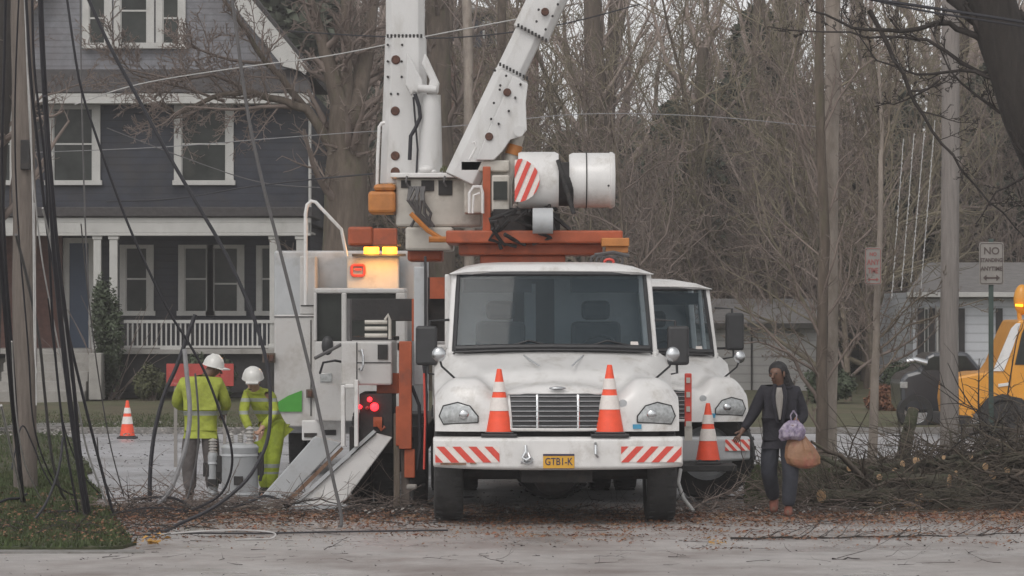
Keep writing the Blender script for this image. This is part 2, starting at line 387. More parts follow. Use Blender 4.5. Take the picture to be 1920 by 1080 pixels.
# grass blades (uncountable)
def blades(name, region, n, h, m, seed, z=0.0):
    rnd = random.Random(seed); b = MB(); (x0, y0), (x1, y1) = region['box']; k = 0
    ok = region['ok']
    while k < n:
        x, y = rnd.uniform(x0, x1), rnd.uniform(y0, y1); k += 1
        if not ok(x, y): continue
        hh = h * rnd.uniform(.4, 1.2); a = rnd.uniform(0, 6.28); wd = .012
        lx, ly = rnd.uniform(-.5, .5) * hh, rnd.uniform(-.5, .5) * hh
        b.add([(x - wd * math.cos(a), y - wd * math.sin(a), z), (x + wd * math.cos(a), y + wd * math.sin(a), z), (x + lx, y + ly, z + hh)], [(0, 1, 2)])
    return struct(b.build(name, m), 'stuff')
def inpoly(poly):
    def f(x, y):
        c = False; n = len(poly); j = n - 1
        for i in range(n):
            xi, yi = poly[i]; xj, yj = poly[j]
            if (yi > y) != (yj > y) and x < (xj - xi) * (y - yi) / (yj - yi) + xi: c = not c
            j = i
        return c
    return f
M['blade'] = mat('grass_blade', (.048, .068, .02), .8, .45, 2.5, col2=(.085, .07, .04), c2amt=.4, c2scale=1.6)
xs = [p[0] for p in lc]; ys_ = [p[1] for p in lc]
blades('grass', dict(box=((-6.5, min(ys_)), (max(xs), 46)), ok=inpoly(lc)), 26000, .055, M['blade'], 3, .028)
blades('grass', dict(box=((-11, 40), (-3.5, 60)), ok=inpoly(lc)), 16000, .07, M['blade'], 6, .028)
blades('grass', dict(box=((1.8, 38.2), (9, 48)), ok=inpoly(rv)), 26000, .085, M['blade'], 4, .058)
blades('grass', dict(box=((-12, 60.7), (-2.5, 76)), ok=lambda x, y: True), 16000, .07, M['blade'], 5, .08)
#PART2
# ------------------------------------------------------------------ the dark clapboard house on the left
HD = 77.0
house = thing('house', 'slate blue clapboard house with pale shingled gable and white trimmed windows behind the lawn', 'house', (W(250, 0, HD).x, HD, .2))
def hp(name, m, rects, D=HD, dep=.1, bevel=0, parent=house):
    b = MB()
    for r in rects: b.pbox(*r, D, dep)
    return b.build(name, m, parent, bevel)
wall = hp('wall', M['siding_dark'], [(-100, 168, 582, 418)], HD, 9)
hp('lower_wall', M['siding_dark'], [(116, 418, 582, 660)], HD + 2.2, 6)
hp('brick_wall', M['brick'], [(-100, 418, 116, 665)], HD + 2.0, 6)
hp('foundation', M['stone'], [(-100, 672, 582, 760)], HD + .3, 8)
b = MB(); b.ppoly([(-80, 130), (580, 130), (425, -60), (250, -262), (75, -60)], HD - .1, 9); gable = b.build('gable', M['siding_light'], house)
b = MB(); b.prism([W(-105, 172, HD - .75), W(585, 172, HD - .75), W(575, 130, HD - .1), W(-90, 130, HD - .1)], (0, .02, -.03))
b.build('roof_skirt', M['roofing'], house)
hp('cornice', M['trim'], [(-104, 173, 586, 181), (-100, 181, 580, 194)], HD - .72, .5, .01)
# main roof slopes and rake boards
b = MB()
for s in (-1, 1):
    c = W(250, -285, HD - .5)
    e = W(250 + s * 335, 140, HD - .5)
    b.prism([c, e, e + Vector((0, 0, .12)), c + Vector((0, 0, .15))], (0, 10, 0))
b.build('roof', M['roofing'], house)
def rake(s):
    f = lambda x, y: W(250 + s * (x - 250), y, HD - .56)
    b = MB(); b.prism([f(250, -262), f(250, -300), f(448, -30), f(578, 128), f(572, 140), f(562, 132), f(424, -30)], (0, .12, 0))
    b.build('rake_board', M['trim'], house)
    b = MB(); b.prism([f(424, -30), f(562, 132), f(530, 124), f(405, -30)], (0, .6, .0)); b.build('soffit', M['trim'], house)
rake(1); rake(-1)
def window(x0, y0, x1, y1, tr, D, mid=None, sill=True, panes=1, tm=None):
    """trimmed sash window: frame boards, sill, sash bar, pane"""
    tm = tm or M['trim']
    b = MB(); b.pbox(x0 - tr, y0 - tr * .6, x0, y1 + 3, D - .06, .06); b.pbox(x1, y0 - tr * .6, x1 + tr, y1 + 3, D - .06, .06)
    b.pbox(x0, y0 - tr * .6, x1, y0, D - .06, .06)
    fr = b.build('window', tm, house, .006)
    b = MB(); b.pbox(x0 - tr - 3, y1 + 3, x1 + tr + 3, y1 + 12, D - .12, .12); b.build('sill', tm, fr, .006)
    b = MB(); b.pbox(x0, y0, x1, y1 + 3, D - .015, .012); b.build('pane', M['wglass'], fr)
    b = MB(); my = (y0 + y1) / 2 if mid is None else mid
    b.pbox(x0, my - 1.6, x1, my + 1.6, D - .035, .02); b.pbox(x0, y0, x0 + 2, y1 + 3, D - .03, .014); b.pbox(x1 - 2, y0, x1, y1 + 3, D - .03, .014)
    b.build('sash', tm, fr)
for a in ((167, -40, 197, 77), (226, -60, 276, 77), (305, -40, 335, 77)):
    window(*a, 13, HD - .1, mid=20 if a[0] == 226 else 34)
hp('window_board', M['trim'], [(155, 80, 350, 91)], HD - .3, .2, .01)
window(100, 205, 174, 335, 14, HD); window(340, 205, 424, 335, 14, HD); window(-60, 205, 20, 335, 14, HD)
# porch
hp('porch_roof', M['roofing'], [(-100, 388, 586, 406)], HD - 1.1, 3.3, .02)
hp('porch_beam', M['trim'], [(-96, 408, 582, 418), (-92, 418, 578, 437), (-96, 437, 582, 442)], HD - 1.0, .3, .01)
hp('porch_ceiling', M['trim'], [(-92, 432, 578, 436)], HD - .7, 2.8)
def column(x0, x1):
    c = W((x0 + x1) / 2, 0, HD - .85); r = (x1 - x0) / 2 * HD / F
    zt, zb = W(0, 442, HD - .85).z, W(0, 655, HD - .85).z
    b = MB(); b.box((c.x - r, HD - .85 - r, zb), (c.x + r, HD - .85 + r, zt)); b.box((c.x - r * 1.3, HD - .85 - r * 1.3, zt - .08), (c.x + r * 1.3, HD - .85 + r * 1.3, zt - .005)); b.box((c.x - r * 1.3, HD - .85 - r * 1.3, zb), (c.x + r * 1.3, HD - .85 + r * 1.3, zb + .12))
    b.build('porch_column', M['trim'], house, .01)
for a in ((176, 190), (206, 221), (506, 520), (556, 572)): column(*a)
hp('porch_floor', M['stone'], [(-100, 655, 582, 664)], HD - 1.1, 3.2, .01)
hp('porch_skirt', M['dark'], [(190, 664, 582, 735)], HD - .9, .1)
b = MB()
for x in range(238, 520, 9): b.pbox(x, 606, x + 3, 650, HD - .95, .03)
b.pbox(232, 600, 522, 606, HD - .97, .07); b.pbox(232, 648, 522, 652, HD - .97, .07); b.build('porch_railing', M['trim'], house)
# front door, porch windows
b = MB(); b.pbox(118, 446, 130, 655, HD + 2.12, .08); b.pbox(166, 446, 178, 655, HD + 2.12, .08); b.pbox(130, 446, 166, 456, HD + 2.12, .08)
door = b.build('door', M['trim'], house); b = MB(); b.pbox(130, 456, 166, 655, HD + 2.15, .05); b.build('door_leaf', mat('blue_door', (.03, .05, .09), .5, .1, 4), door)
window(236, 466, 276, 580, 12, HD + 2.2); window(346, 466, 388, 580, 12, HD + 2.2); window(400, 466, 446, 580, 12, HD + 2.2, mid=532)
window(490, 466, 512, 580, 10, HD + 2.2)
b = MB()
for k in range(5):
    b.box((W(28, 0, HD).x, HD - 1.15 - .3 * (k + 1), .12), (W(186, 0, HD).x, HD - 1.15 - .3 * k, W(0, 662 + k * 17, HD - 1.2).z))
b.build('steps', M['stone'], house, .015)
b = MB(); b.pbox(166, 662, 190, 750, HD - 2.5, 1.4); b.build('step_wall', M['stone'], house, .02)
b = MB(); b.tube([W(581, y, HD - .08) for y in (196, 300, 400, 440)], .035, 6); b.build('downspout', M['trim'], house)
b = MB(); b.pbox(300, 649, 340, 655, HD - 1.0, .05); tag(b.build('plank', M['trim'], None), 'short pale board resting on the porch edge under the railing', 'board')

# ------------------------------------------------------------------ buildings behind the trees
bk = thing('brick_building', 'reddish brick building with a slate mansard roof seen between the two booms', 'building', (W(900, 0, 125).x, 125, .3))
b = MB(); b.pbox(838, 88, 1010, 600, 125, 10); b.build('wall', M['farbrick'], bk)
b = MB(); b.pbox(846, 24, 1010, 88, 124.6, 9); b.build('roof', M['farslate'], bk)
b = MB(); b.pbox(842, 14, 1014, 25, 124.3, 9); b.build('cornice', M['farroof'], bk, .05)
for x in (858, 905, 962):
    b = MB(); b.pbox(x, 40, x + 28, 84, 124.4, .1); f = b.build('window', M['trim'], bk); b = MB(); b.pbox(x + 4, 44, x + 24, 82, 124.35, .1); b.build('pane', M['wglass'], f)
    b = MB(); b.pbox(x, 118, x + 24, 180, 124.8, .1); f = b.build('window', M['farslate'], bk); b = MB(); b.pbox(x + 3, 122, x + 21, 178, 124.75, .1); b.build('pane', M['wglass'], f)
# long pale garage wall behind the walking woman
gr = thing('garage', 'low pale grey garage wall beyond the street, behind the woman with bags', 'garage', (W(1440, 0, 84).x, 84, .2))
b = MB(); b.pbox(1236, 606, 1532, 770, 84, 6); b.build('wall', M['garage'], gr)
b = MB(); b.prism([W(1225, 606, 83.6), W(1545, 606, 83.6), W(1530, 560, 88), W(1240, 560, 88)], (0, .1, -.12)); b.build('roof', M['farroof'], gr)
b = MB(); b.pbox(1408, 612, 1411, 768, 83.95, .05); b.pbox(1300, 612, 1303, 768, 83.95, .05); b.build('door_joint', M['dark'], gr)
wh = thing('white_house', 'white house with dark shutters partly hidden behind the round pole at right', 'house', (W(1830, 0, 80).x, 80, .2))
b = MB(); b.pbox(1712, 548, 2090, 770, 80, 8); b.build('wall', M['whitewall'], wh)
b = MB(); b.prism([W(1700, 550, 79.5), W(2100, 550, 79.5), W(2050, 492, 84), W(1740, 492, 84)], (0, .1, -.12)); b.build('roof', M['farroof'], wh)
b = MB(); b.pbox(1700, 548, 2100, 557, 79.45, .1); b.build('gutter', M['trim'], wh, .01)
for x0, x1 in ((1721, 1733), (1741, 1753), (1797, 1809), (1868, 1880)):
    b = MB(); b.pbox(x0, 578, x1, 690, 79.9, .1); b.build('shutter', M['dark'], wh)
b = MB(); b.pbox(1733, 575, 1741, 695, 79.88, .1); f = b.build('window', M['trim'], wh); b = MB(); b.pbox(1735, 580, 1739.5, 690, 79.85, .1); b.build('pane', M['wglass'], f)
b = MB(); b.pbox(1756, 575, 1797, 695, 79.88, .1); f = b.build('window', M['trim'], wh); b = MB(); b.pbox(1760, 580, 1793, 690, 79.85, .1); b.build('pane', M['wglass'], f)
hg = thing('grey_house', 'wide dim grey house wall and roof standing among trees behind the garage', 'house', (W(1560, 0, 102).x, 102, .2))
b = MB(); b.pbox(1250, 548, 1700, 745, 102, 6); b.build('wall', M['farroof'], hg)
b = MB(); b.prism([W(1230, 550, 101.5), W(1715, 550, 101.5), W(1660, 478, 106), W(1280, 478, 106)], (0, .1, -.1)); b.build('roof', M['roofing'], hg)

# ------------------------------------------------------------------ truck front end shared by the two cab trucks
def wheel(parent, c, r=.5, wd=.27, rz=0, dual=False):
    b = MB(); hw = wd / 2
    prof = [(r * .58, -hw * .8), (r * .75, -hw * .98), (r * .93, -hw * .95), (r * .985, -hw * .75), (r, -hw * .4), (r, hw * .4), (r * .985, hw * .75), (r * .93, hw * .95), (r * .75, hw * .98), (r * .58, hw * .8)]
    mt = Matrix.Translation(Vector(c)) @ Matrix.Rotation(rz, 4, 'Z')
    b.lathe(prof, (0, 0, 0), 'X', 40)
    for k in range(30):                       # shoulder tread blocks
        a = 2 * math.pi * k / 30
        for sx in (-1, 1):
            m2 = Matrix.Rotation(a, 4, 'X')
            b.box((sx * hw * .62 - .03, -.022, r * .985), (sx * hw * .62 + .03, .022, r * 1.008), m2)
    b.v = [mt @ v for v in b.v]
    wh_ = b.build('wheel', M['rubber'], parent, world=False, smooth=True)
    b = MB(); b.lathe([(r * .6, -hw * .8), (r * .55, -hw * .5), (r * .5, -hw * .15), (r * .2, -hw * .1), (r * .18, -hw * .7), (0.01, -hw * .75)], (0, 0, 0), 'X', 32)
    b.lathe([(r * .6, hw * .8), (r * .55, hw * .6), (r * .5, hw * .3), (r * .2, hw * .1), (.01, hw * .1)], (0, 0, 0), 'X', 32)
    b.v = [mt @ v for v in b.v]; b.build('rim', M['paint_grey'], wh_, world=False, smooth=True)

def zt_front(x):                                  # top edge of the nose at the front, metres
    a = abs(x)
    hood = 1.39 - .05 * (a / .5) ** 2 if a < .5 else 1.34 - 2.0 * (a - .5) ** 1.6
    fen = 1.45 - 3.2 * max(0, (abs(a - .9) - .08)) ** 1.9 if a > .45 else -9
    k = 18
    return math.log(math.exp(k * hood) + math.exp(k * fen)) / k if fen > 0 else hood
def nose_y(x, t):                                 # depth of the nose at lateral x, t = 0..1 up the front face
    a = abs(x); yf = .14 + .22 * max(0, a - .5) ** 2 + .5 * max(0, a - 1.02) ** 1.5
    s = max(0, min(1, t)); th = math.asin(min(1, s ** 1.8))
    return yf + .25 * (1 - math.cos(th))
ZB = .93
def nose_pt(x, z, off=0):
    zt = zt_front(x); return Vector((x, nose_y(x, (z - ZB) / (zt - ZB)) - off, z))

def truck_front(root, mz=(1.56, 1.96), msides=(-1, 1)):
    def bd(b, name, m, parent=root, **k): return b.build(name, m, parent, world=False, **k)
    # nose: hood and fenders as one moulded shell
    xsn = [-1.2 + 2.4 * i / 72 for i in range(73)]; rows = []
    for j in range(15): rows.append(('f', j / 14))
    for j in range(1, 15): rows.append(('t', j / 14))
    b = MB(); vs = []
    for kind, t in rows:
        for x in xsn:
            zt = zt_front(x); a = abs(x)
            if kind == 'f':
                th = t * math.pi / 2; z = ZB + (zt - ZB) * math.sin(th) ** (1 / 1.8)
                vs.append((x, nose_y(x, 0) + .25 * (1 - math.cos(th)), z))
            else:
                y0 = nose_y(x, 1); y = y0 + (1.5 - y0) * t
                wd = .5 + .55 * t; H = 1.39 + .36 * t ** .85
                hood = H - .05 * (a / wd) ** 2 if a < wd else H - .05 - 2.0 * (a - wd) ** 1.5
                fen = zt - (.0 if a > .5 else 0) - .12 * t ** 3
                k = 18; z = math.log(math.exp(k * hood) + math.exp(k * min(fen, 1.5))) / k if a > .45 else hood
                z -= (math.log(2) / k * .0)
                if t < .3: z = z * (t / .3) + zt * (1 - t / .3) if True else z
                vs.append((x, y, z))
    n = len(xsn); fs = [(j * n + i, j * n + i + 1, (j + 1) * n + i + 1, (j + 1) * n + i) for j in range(len(rows) - 1) for i in range(n - 1)]
    b.add(vs, fs)
    k0 = len(b.v)                                  # side skirts of the shell with wheel arch
    for sgn, col in ((-1, 0), (1, n - 1)):
        top = [Vector(vs[j * n + col]) for j in range(14, len(rows))]
        for p0, p1 in zip(top[:-1], top[1:]):
            def zlow(y): return max(.7, .5 + math.sqrt(max(0, .66 ** 2 - (y - 1.05) ** 2)))
            b.add([p0, p1, (p1.x, p1.y, min(p1.z - .01, zlow(p1.y))), (p0.x, p0.y, min(p0.z - .01, zlow(p0.y)))], [(0, 1, 2, 3)])
    hood = bd(b, 'hood', M['paint'], smooth=True)
    # grille
    b = MB()
    gx = [nose_pt((-.44 - .03 * j / 8) * (1 - i / 5), .95 + .35 * j / 8, .006) for j in range(9) for i in range(11)]
    b.add(gx, [(j * 11 + i, j * 11 + i + 1, (j + 1) * 11 + i + 1, (j + 1) * 11 + i) for j in range(8) for i in range(10)])
    g = bd(b, 'grille', M['black'])
    b = MB()
    for k in range(7):
        z = .985 + k * .048; b.tube([nose_pt(-.44 - .004 * k, z, .018), nose_pt(0, z, .03), nose_pt(.44 + .004 * k, z, .018)], .0062, 6)
    for x in (-.2, .2): b.tube([nose_pt(x, .96, .016), nose_pt(x, 1.06, .016), nose_pt(x, 1.16, .016), nose_pt(x, 1.24, .016), nose_pt(x, 1.285, .016)], .016, 6)
    bd(b, 'grille_bars', M['chrome'], g)
    b = MB(); b.tube([nose_pt(-.46, .95, .02), nose_pt(-.49, 1.30, .02), nose_pt(.49, 1.30, .02), nose_pt(.46, .95, .02), nose_pt(-.46, .95, .02)], .016, 6); bd(b, 'grille_surround', M['paint'], g)
    b = MB(); b.ball((0, .2, 1.352), (.085, .03, .018)); bd(b, 'badge', M['chrome'], hood, smooth=True)
    b = MB()
    for sx in (-1, 1): b.tube([(sx * .16, .62, 1.565), (sx * .24, .95, 1.62), (sx * .3, 1.2, 1.665)], .008, 5)
    bd(b, 'hood_crease', M['paint_grey'], hood)
    b = MB(); c_ = nose_pt(.64, 1.2, .0); b.lathe([(.001, -.012), (.035, -.01), (.042, 0), (.042, .02)], c_ + Vector((0, -.0, 0)), 'Y', 20); bd(b, 'intake_cap', M['paint_grey'], hood, smooth=True)
    b = MB(); b.tube([nose_pt(-.46, .945, .012), nose_pt(0, .94, .014), nose_pt(.46, .945, .012)], .012, 6); bd(b, 'grille_lip', M['chrome'], g)
    # headlamps
    for sx in (-1, 1):
        out = [(.78, 1.02), (1.12, 1.0), (1.16, 1.08), (1.12, 1.18), (.98, 1.215), (.86, 1.18), (.78, 1.08)]
        c = (.97, 1.1); b = MB(); pts = [nose_pt(sx * x, z, .012) for x, z in out]; cc = nose_pt(sx * c[0], c[1], .05)
        b.add(pts + [cc], [(i, (i + 1) % len(pts), len(pts)) for i in range(len(pts))]); h = bd(b, 'headlight', M['lamp'], smooth=True)
        b = MB(); b.tube(pts + [pts[0]], .007, 6); bd(b, 'headlight_rim', M['rubber'], h)
        b = MB(); b.ball(nose_pt(sx * .92, 1.1, .035), (.05, .02, .045)); bd(b, 'bulb', M['chrome'], h, smooth=True)
    # cab shell
    sec = lambda z: 1.07 if z < 1.8 else 1.07 - (z - 1.8) * .1
    def ring(z, y, wd): return [(-wd, y, z), (wd, y, z)]
    b = MB()
    zb, zt_ = 1.70, 2.5
    yb, yt = 1.42, 1.72                               # raked windscreen
    for sx in (-1, 1):                                # A pillars, doors, rear posts
        b.prism([(sx * 1.07, yb, 1.66), (sx * 1.0, yb - .02, 1.66), (sx * .96, yt - .02, 2.5), (sx * 1.02, yt, 2.5)], (0, .09, .0))
        b.prism([(sx * 1.08, yb + .03, .75), (sx * 1.08, 3.1, .75), (sx * 1.08, 3.1, 1.72), (sx * 1.08, yb + .03, 1.72)], (-sx * .07, 0, 0))
        b.prism([(sx * 1.08, 2.75, 1.72), (sx * 1.08, 3.1, 1.72), (sx * 1.01, 3.1, 2.5), (sx * 1.01, 2.75, 2.5)], (-sx * .07, 0, 0))
        b.prism([(sx * 1.08, 2.15, 1.72), (sx * 1.08, 2.22, 1.72), (sx * 1.01, 2.26, 2.5), (sx * 1.01, 2.19, 2.5)], (-sx * .05, 0, 0))
    b.box((-1.08, 3.03, .75), (1.08, 3.1, 2.5))
    b.box((-1.06, yb - .02, 1.4), (1.06, yb + .12, 1.7))
    cab = bd(b, 'cab', M['paint'], bevel=.012)
    b = MB(); pr = []
    for i in range(13):                               # domed roof with rolled front edge
        x = -1.04 + 2.08 * i / 12; e = 1 - abs(x / 1.04) ** 6
        pr.append((x, e))
    V0 = []; F0 = []
    ysr = [(1.66, 2.485), (1.64, 2.52), (1.68, 2.565), (1.8, 2.59), (2.4, 2.62), (3.05, 2.6), (3.12, 2.5)]
    for y, z in ysr:
        for x, e in pr: V0.append((x, y, 2.48 + (z - 2.48) * (.15 + .85 * e)))
    for j in range(len(ysr) - 1):
        for i in range(12): F0.append((j * 13 + i, j * 13 + i + 1, (j + 1) * 13 + i + 1, (j + 1) * 13 + i))
    b.add(V0, F0); bd(b, 'roof', M['paint'], cab, smooth=True)
    b = MB()
    V0 = []; nx = 12
    for j in range(5):
        t = j / 4; z = 1.705 + (2.49 - 1.705) * t
        for i in range(nx + 1):
            u = -1 + 2 * i / nx; wd = 1.0 - .05 * t; V0.append((u * wd, yb - .03 + (yt - yb) * t - .07 * (1 - u * u) + .02, z))
    b.add(V0, [(j * (nx + 1) + i, j * (nx + 1) + i + 1, (j + 1) * (nx + 1) + i + 1, (j + 1) * (nx + 1) + i) for j in range(4) for i in range(nx)])
    ws = bd(b, 'windscreen', M['glass'], smooth=True)
    edge = [V0[i] for i in range(nx + 1)] + [V0[j * (nx + 1) + nx] for j in range(1, 5)] + [V0[4 * (nx + 1) + i] for i in range(nx - 1, -1, -1)] + [V0[j * (nx + 1)] for j in (3, 2, 1, 0)]
    b = MB(); b.tube([Vector(p) + Vector((0, -.008, 0)) for p in edge], .024, 6, cap=False); bd(b, 'windscreen_seal', M['black'], ws)
    b = MB()
    for x0 in (-.55, .25):
        b.tube([(x0, yb - .1, 1.72), (x0 + .3, yb - .06, 1.81), (x0 + .62, yb - .02, 1.74)], .011, 5)
    bd(b, 'wiper', M['black'], ws)
    b = MB(); b.add([(.79, yb - .028, 1.76), (.87, yb - .028, 1.765), (.865, yb - .025, 1.8), (.79, yb - .025, 1.8)], [(0, 1, 2, 3)]); b.v = [v + Vector((0, -.004, .0)) for v in b.v]
    bd(b, 'sticker', M['whitestripe'], ws)
    b = MB(); b.tube([(-.98, yb - .06, 1.73), (-.5, yb - .12, 1.745), (0, yb - .135, 1.75), (.5, yb - .12, 1.745), (.98, yb - .06, 1.73)], .032, 8); bd(b, 'cowl', M['black'], hood)
    b = MB()
    for sx in (-1, 1): b.tube([(sx * 1.0, yb - .035, 1.68), (sx * 1.08, yb + .1, 1.66), (sx * 1.085, yb + .12, .9)], .008, 5)
    b.tube([(-1.0, yb - .1, 1.695), (-.5, yb - .16, 1.715), (0, yb - .175, 1.72), (.5, yb - .16, 1.715), (1.0, yb - .1, 1.695)], .009, 5); bd(b, 'panel_gap', M['black'], hood)
    for sx in (-1, 1):
        b = MB(); b.ball((sx * 1.13, nose_y(1.13, .3) + .2, 1.28), (.03, .05, .028), 10, 6); bd(b, 'side_lamp', M['orange2'], hood, smooth=True)
        b = MB(); b.tube([(sx * .52, .3, 1.30), (sx * .53, .285, 1.24), (sx * .53, .29, 1.19)], .012, 6); bd(b, 'hood_latch', M['rubber'], hood)
    # interior
    b = MB(); b.box((-1.0, 1.55, 1.4), (1.0, 1.75, 1.72)); b.box((-1, 1.6, .95), (1, 3.0, 1.0)); itr = bd(b, 'dashboard', M['interior'], bevel=.02)
    b = MB(); b.box((-1.0, 2.97, 1.0), (-.36, 3.0, 2.45)); b.box((.08, 2.97, 1.0), (1.0, 3.0, 2.45)); b.box((-.24, 2.9, 1.0), (-.12, 3.0, 2.4)); bd(b, 'painted_reflection', M['paint_grey'])  # pale sides and strip imitate sky reflected in the windscreen
    b = MB(); b.box((-.36, 2.985, 1.0), (.08, 3.01, 2.45)); bd(b, 'painted_dark_band', M['black'])  # black middle imitates the windscreen's dark band without reflection
    b = MB(); b.box((-.9, 1.8, 2.3), (-.2, 1.83, 2.44)); bd(b, 'sun_visor', M['interior'])
    b = MB(); b.box((.2, 1.8, 2.3), (.9, 1.83, 2.44)); bd(b, 'sun_visor', M['interior'])
    for sx in (-1, 1):
        b = MB(); b.box((sx * .5 - .27, 2.1, 1.15), (sx * .5 + .27, 2.6, 1.4)); b.box((sx * .5 - .26, 2.55, 1.4), (sx * .5 + .26, 2.7, 2.0)); b.box((sx * .5 - .15, 2.56, 2.02), (sx * .5 + .15, 2.66, 2.22)); bd(b, 'seat', M['seat'], bevel=.05)
    b = MB(); ring_ = [Vector((.5 + .22 * math.cos(a * R(30)), 1.85 + .07 * math.sin(a * R(30)), 1.66 + .2 * math.sin(a * R(30)))) for a in range(13)]; b.tube(ring_, .016, 6); bd(b, 'steering_wheel', M['black'])
    # mirrors
    for sx in msides:
        b = MB(); b.box((sx * 1.28 - .11, 1.42, mz[0]), (sx * 1.28 + .11, 1.52, mz[1])); mr = bd(b, 'mirror', M['black'], bevel=.03)
        b = MB(); b.tube([(sx * 1.05, 1.55, mz[1] + .06), (sx * 1.25, 1.48, mz[1] + .05), (sx * 1.27, 1.48, mz[0] - .08), (sx * 1.07, 1.55, mz[0] - .12)], .014, 6); b.tube([(sx * 1.05, 1.55, mz[0] + .02), (sx * 1.27, 1.48, mz[0] + .03)], .014, 6); bd(b, 'mirror_arm', M['black'], mr)
        b = MB(); b.tube([(sx * 1.0, .7, 1.44), (sx * 1.13, .62, 1.56), (sx * 1.15, .6, 1.62)], .011, 6); m2 = bd(b, 'hood_mirror', M['black'], mr); b = MB(); b.ball((sx * 1.16, .6, 1.68), (.07, .04, .075)); bd(b, 'mirror_glass', M['chrome'], m2, smooth=True)
    return hood, cab

def bumper(root, m, x0=-1.22, x1=1.22, z0=.56, z1=.88):
    b = MB(); N = 24; sect = [(.0, z0 + .02), (-.0, z1 - .02), (.05, z1), (.26, z1), (.26, z0 + .03), (.04, z0)]
    V0 = []
    for i in range(N + 1):
        u = -1 + 2 * i / N; x = (x0 + x1) / 2 + (x1 - x0) / 2 * u; yo = .05 * abs(u) ** 8 - .0; zc = .03 * abs(u) ** 3
        for (y, z) in sect: V0.append((x, y + yo - .02, z + (zc if z < .7 else 0)))
    q = len(sect)
    b.add(V0, [(i * q + j, i * q + (j + 1) % q, (i + 1) * q + (j + 1) % q, (i + 1) * q + j) for i in range(N) for j in range(q)] + [tuple(range(q)), tuple(range(N * q + q - 1, N * q - 1, -1))])
    return b.build('bumper', m, root, world=False, bevel=.018)
def stripes(root, x0, x1, z0, z1, slant, y, n=4, name='stripe_panel'):
    b = MB(); b.box((x0, y, z0), (x1, y + .004, z1)); p = b.build(name, M['whitestripe'], root, world=False)
    b = MB(); pitch = (x1 - x0) / n; sh = (z1 - z0) * .95 * slant
    for k in range(-2, n + 2):
        a = x0 + pitch * k; pts = [(a, z0), (a + pitch * .5, z0), (a + pitch * .5 + sh, z1), (a + sh, z1)]
        def cl(poly, xx, side):
            o = []
            for i in range(len(poly)):
                p0, p1 = poly[i], poly[(i + 1) % len(poly)]; i0 = (p0[0] - xx) * side >= 0; i1 = (p1[0] - xx) * side >= 0
                if i0: o.append(p0)
                if i0 != i1:
                    t = (xx - p0[0]) / (p1[0] - p0[0]); o.append((xx, p0[1] + (p1[1] - p0[1]) * t))
            return o
        pts = cl(pts, x0, 1)
        if len(pts) > 2: pts = cl(pts, x1, -1)
        if len(pts) > 2: b.prism([(x, y - .004, z) for x, z in pts], (0, .003, 0))
    b.build('red_stripes', M['redstripe'], p, world=False)

# ------------------------------------------------------------------ main bucket truck
TD = 34.2
ta = thing('bucket_truck', 'white bucket truck facing the camera with two cones on its striped front bumper', 'truck', (W(1047, 0, TD).x, TD, 0), R(1.6))
truck_front(ta)
bu = bumper(ta, M['paint'])
stripes(bu, -1.2, -.575, .635, .79, -1, -.027); stripes(bu, .61, 1.2, .635, .79, 1, -.027)
b = MB(); b.box((-.15, -.03, .572), (.155, -.022, .718)); pl = b.build('number_plate', M['plate'], bu, world=False, bevel=.004)
b = MB(); b.box((-.15, -.034, .7), (.155, -.03, .718)); b.box((-.15, -.034, .572), (.155, -.03, .578)); b.build('plate_band', M['navy'], pl, world=False)
pl_t = text_mesh('plate_number', 'GTB1-K', .1, M['navy'], pl, (.002, -.031, .64), .0015, .8, world=False, bold=.001)
b = MB()
hk = [(-.32, -.06, .80), (-.32, -.09, .74), (-.35, -.09, .69), (-.32, -.09, .66), (-.28, -.08, .68), (-.3, -.06, .73)]
b.tube(hk, .017, 8); b.tube([(-.3 + .045 * math.cos(a * .7), -.075, .655 + .03 * math.sin(a * .7)) for a in range(10)], .014, 6); b.tube([(-.25, -.06, .64), (-.37, -.07, .635)], .014, 6)
b.build('tow_hook', M['chrome'], bu, world=False, smooth=True)
b = MB(); b.tube([(.36, -.02, .82), (.36, -.07, .8), (.36, -.08, .72), (.38, -.06, .69)], .016, 8); b.build('tow_hook', M['chrome'], bu, world=False, smooth=True)
b = MB(); b.box((-1.15, -.031, .612), (-.9, -.0265, .632)); b.box((-.86, -.0312, .62), (-.8, -.0267, .635)); b.build('rust_patch', M['grime'], bu, world=False)
b = MB(); b.box((-1.0, .28, .86), (1.0, .55, .925)); b.build('bumper_shelf', M['dark'], ta, world=False)
b = MB(); p0 = nose_pt(.74, .955, .012); b.box((.735, p0.y - .004, .955), (.82, p0.y + .004, 1.0)); b.build('sticker', M['bluesticker'], ta, world=False)
b = MB(); b.box((-.45, .3, .62), (-.33, 8.8, .86)); b.box((.33, .3, .62), (.45, 8.8, .86)); b.tube([(-1, 1.05, .5), (1, 1.05, .5)], .08, 8); b.ball((0, 1.05, .45), (.22, .2, .2)); b.box((-.35, .4, .42), (.35, 1.9, .9)); b.box((-.9, 2, .5), (.9, 5.6, .85)); b.tube([(-1, 7.2, .5), (1, 7.2, .5)], .1, 8); b.ball((0, 7.2, .5), (.3, .28, .28))
b.build('chassis', M['dark'], ta, world=False)
for sx in (-1, 1): wheel(ta, (sx * 1.06, 1.05, .5), .5, .3)
for x in (-1.08, -.78, .78, 1.08): wheel(ta, (x, 7.2, .5), .5, .26)
b = MB()
for sx in (-1, 1):
    b.box((min(sx * .75, sx * 1.18), 3.4, .85), (max(sx * .75, sx * 1.18), 8.9, 1.75))
b.box((-1.18, 3.45, 1.1), (1.18, 8.9, 1.25)); body = b.build('body', M['paint'], ta, world=False, bevel=.02)
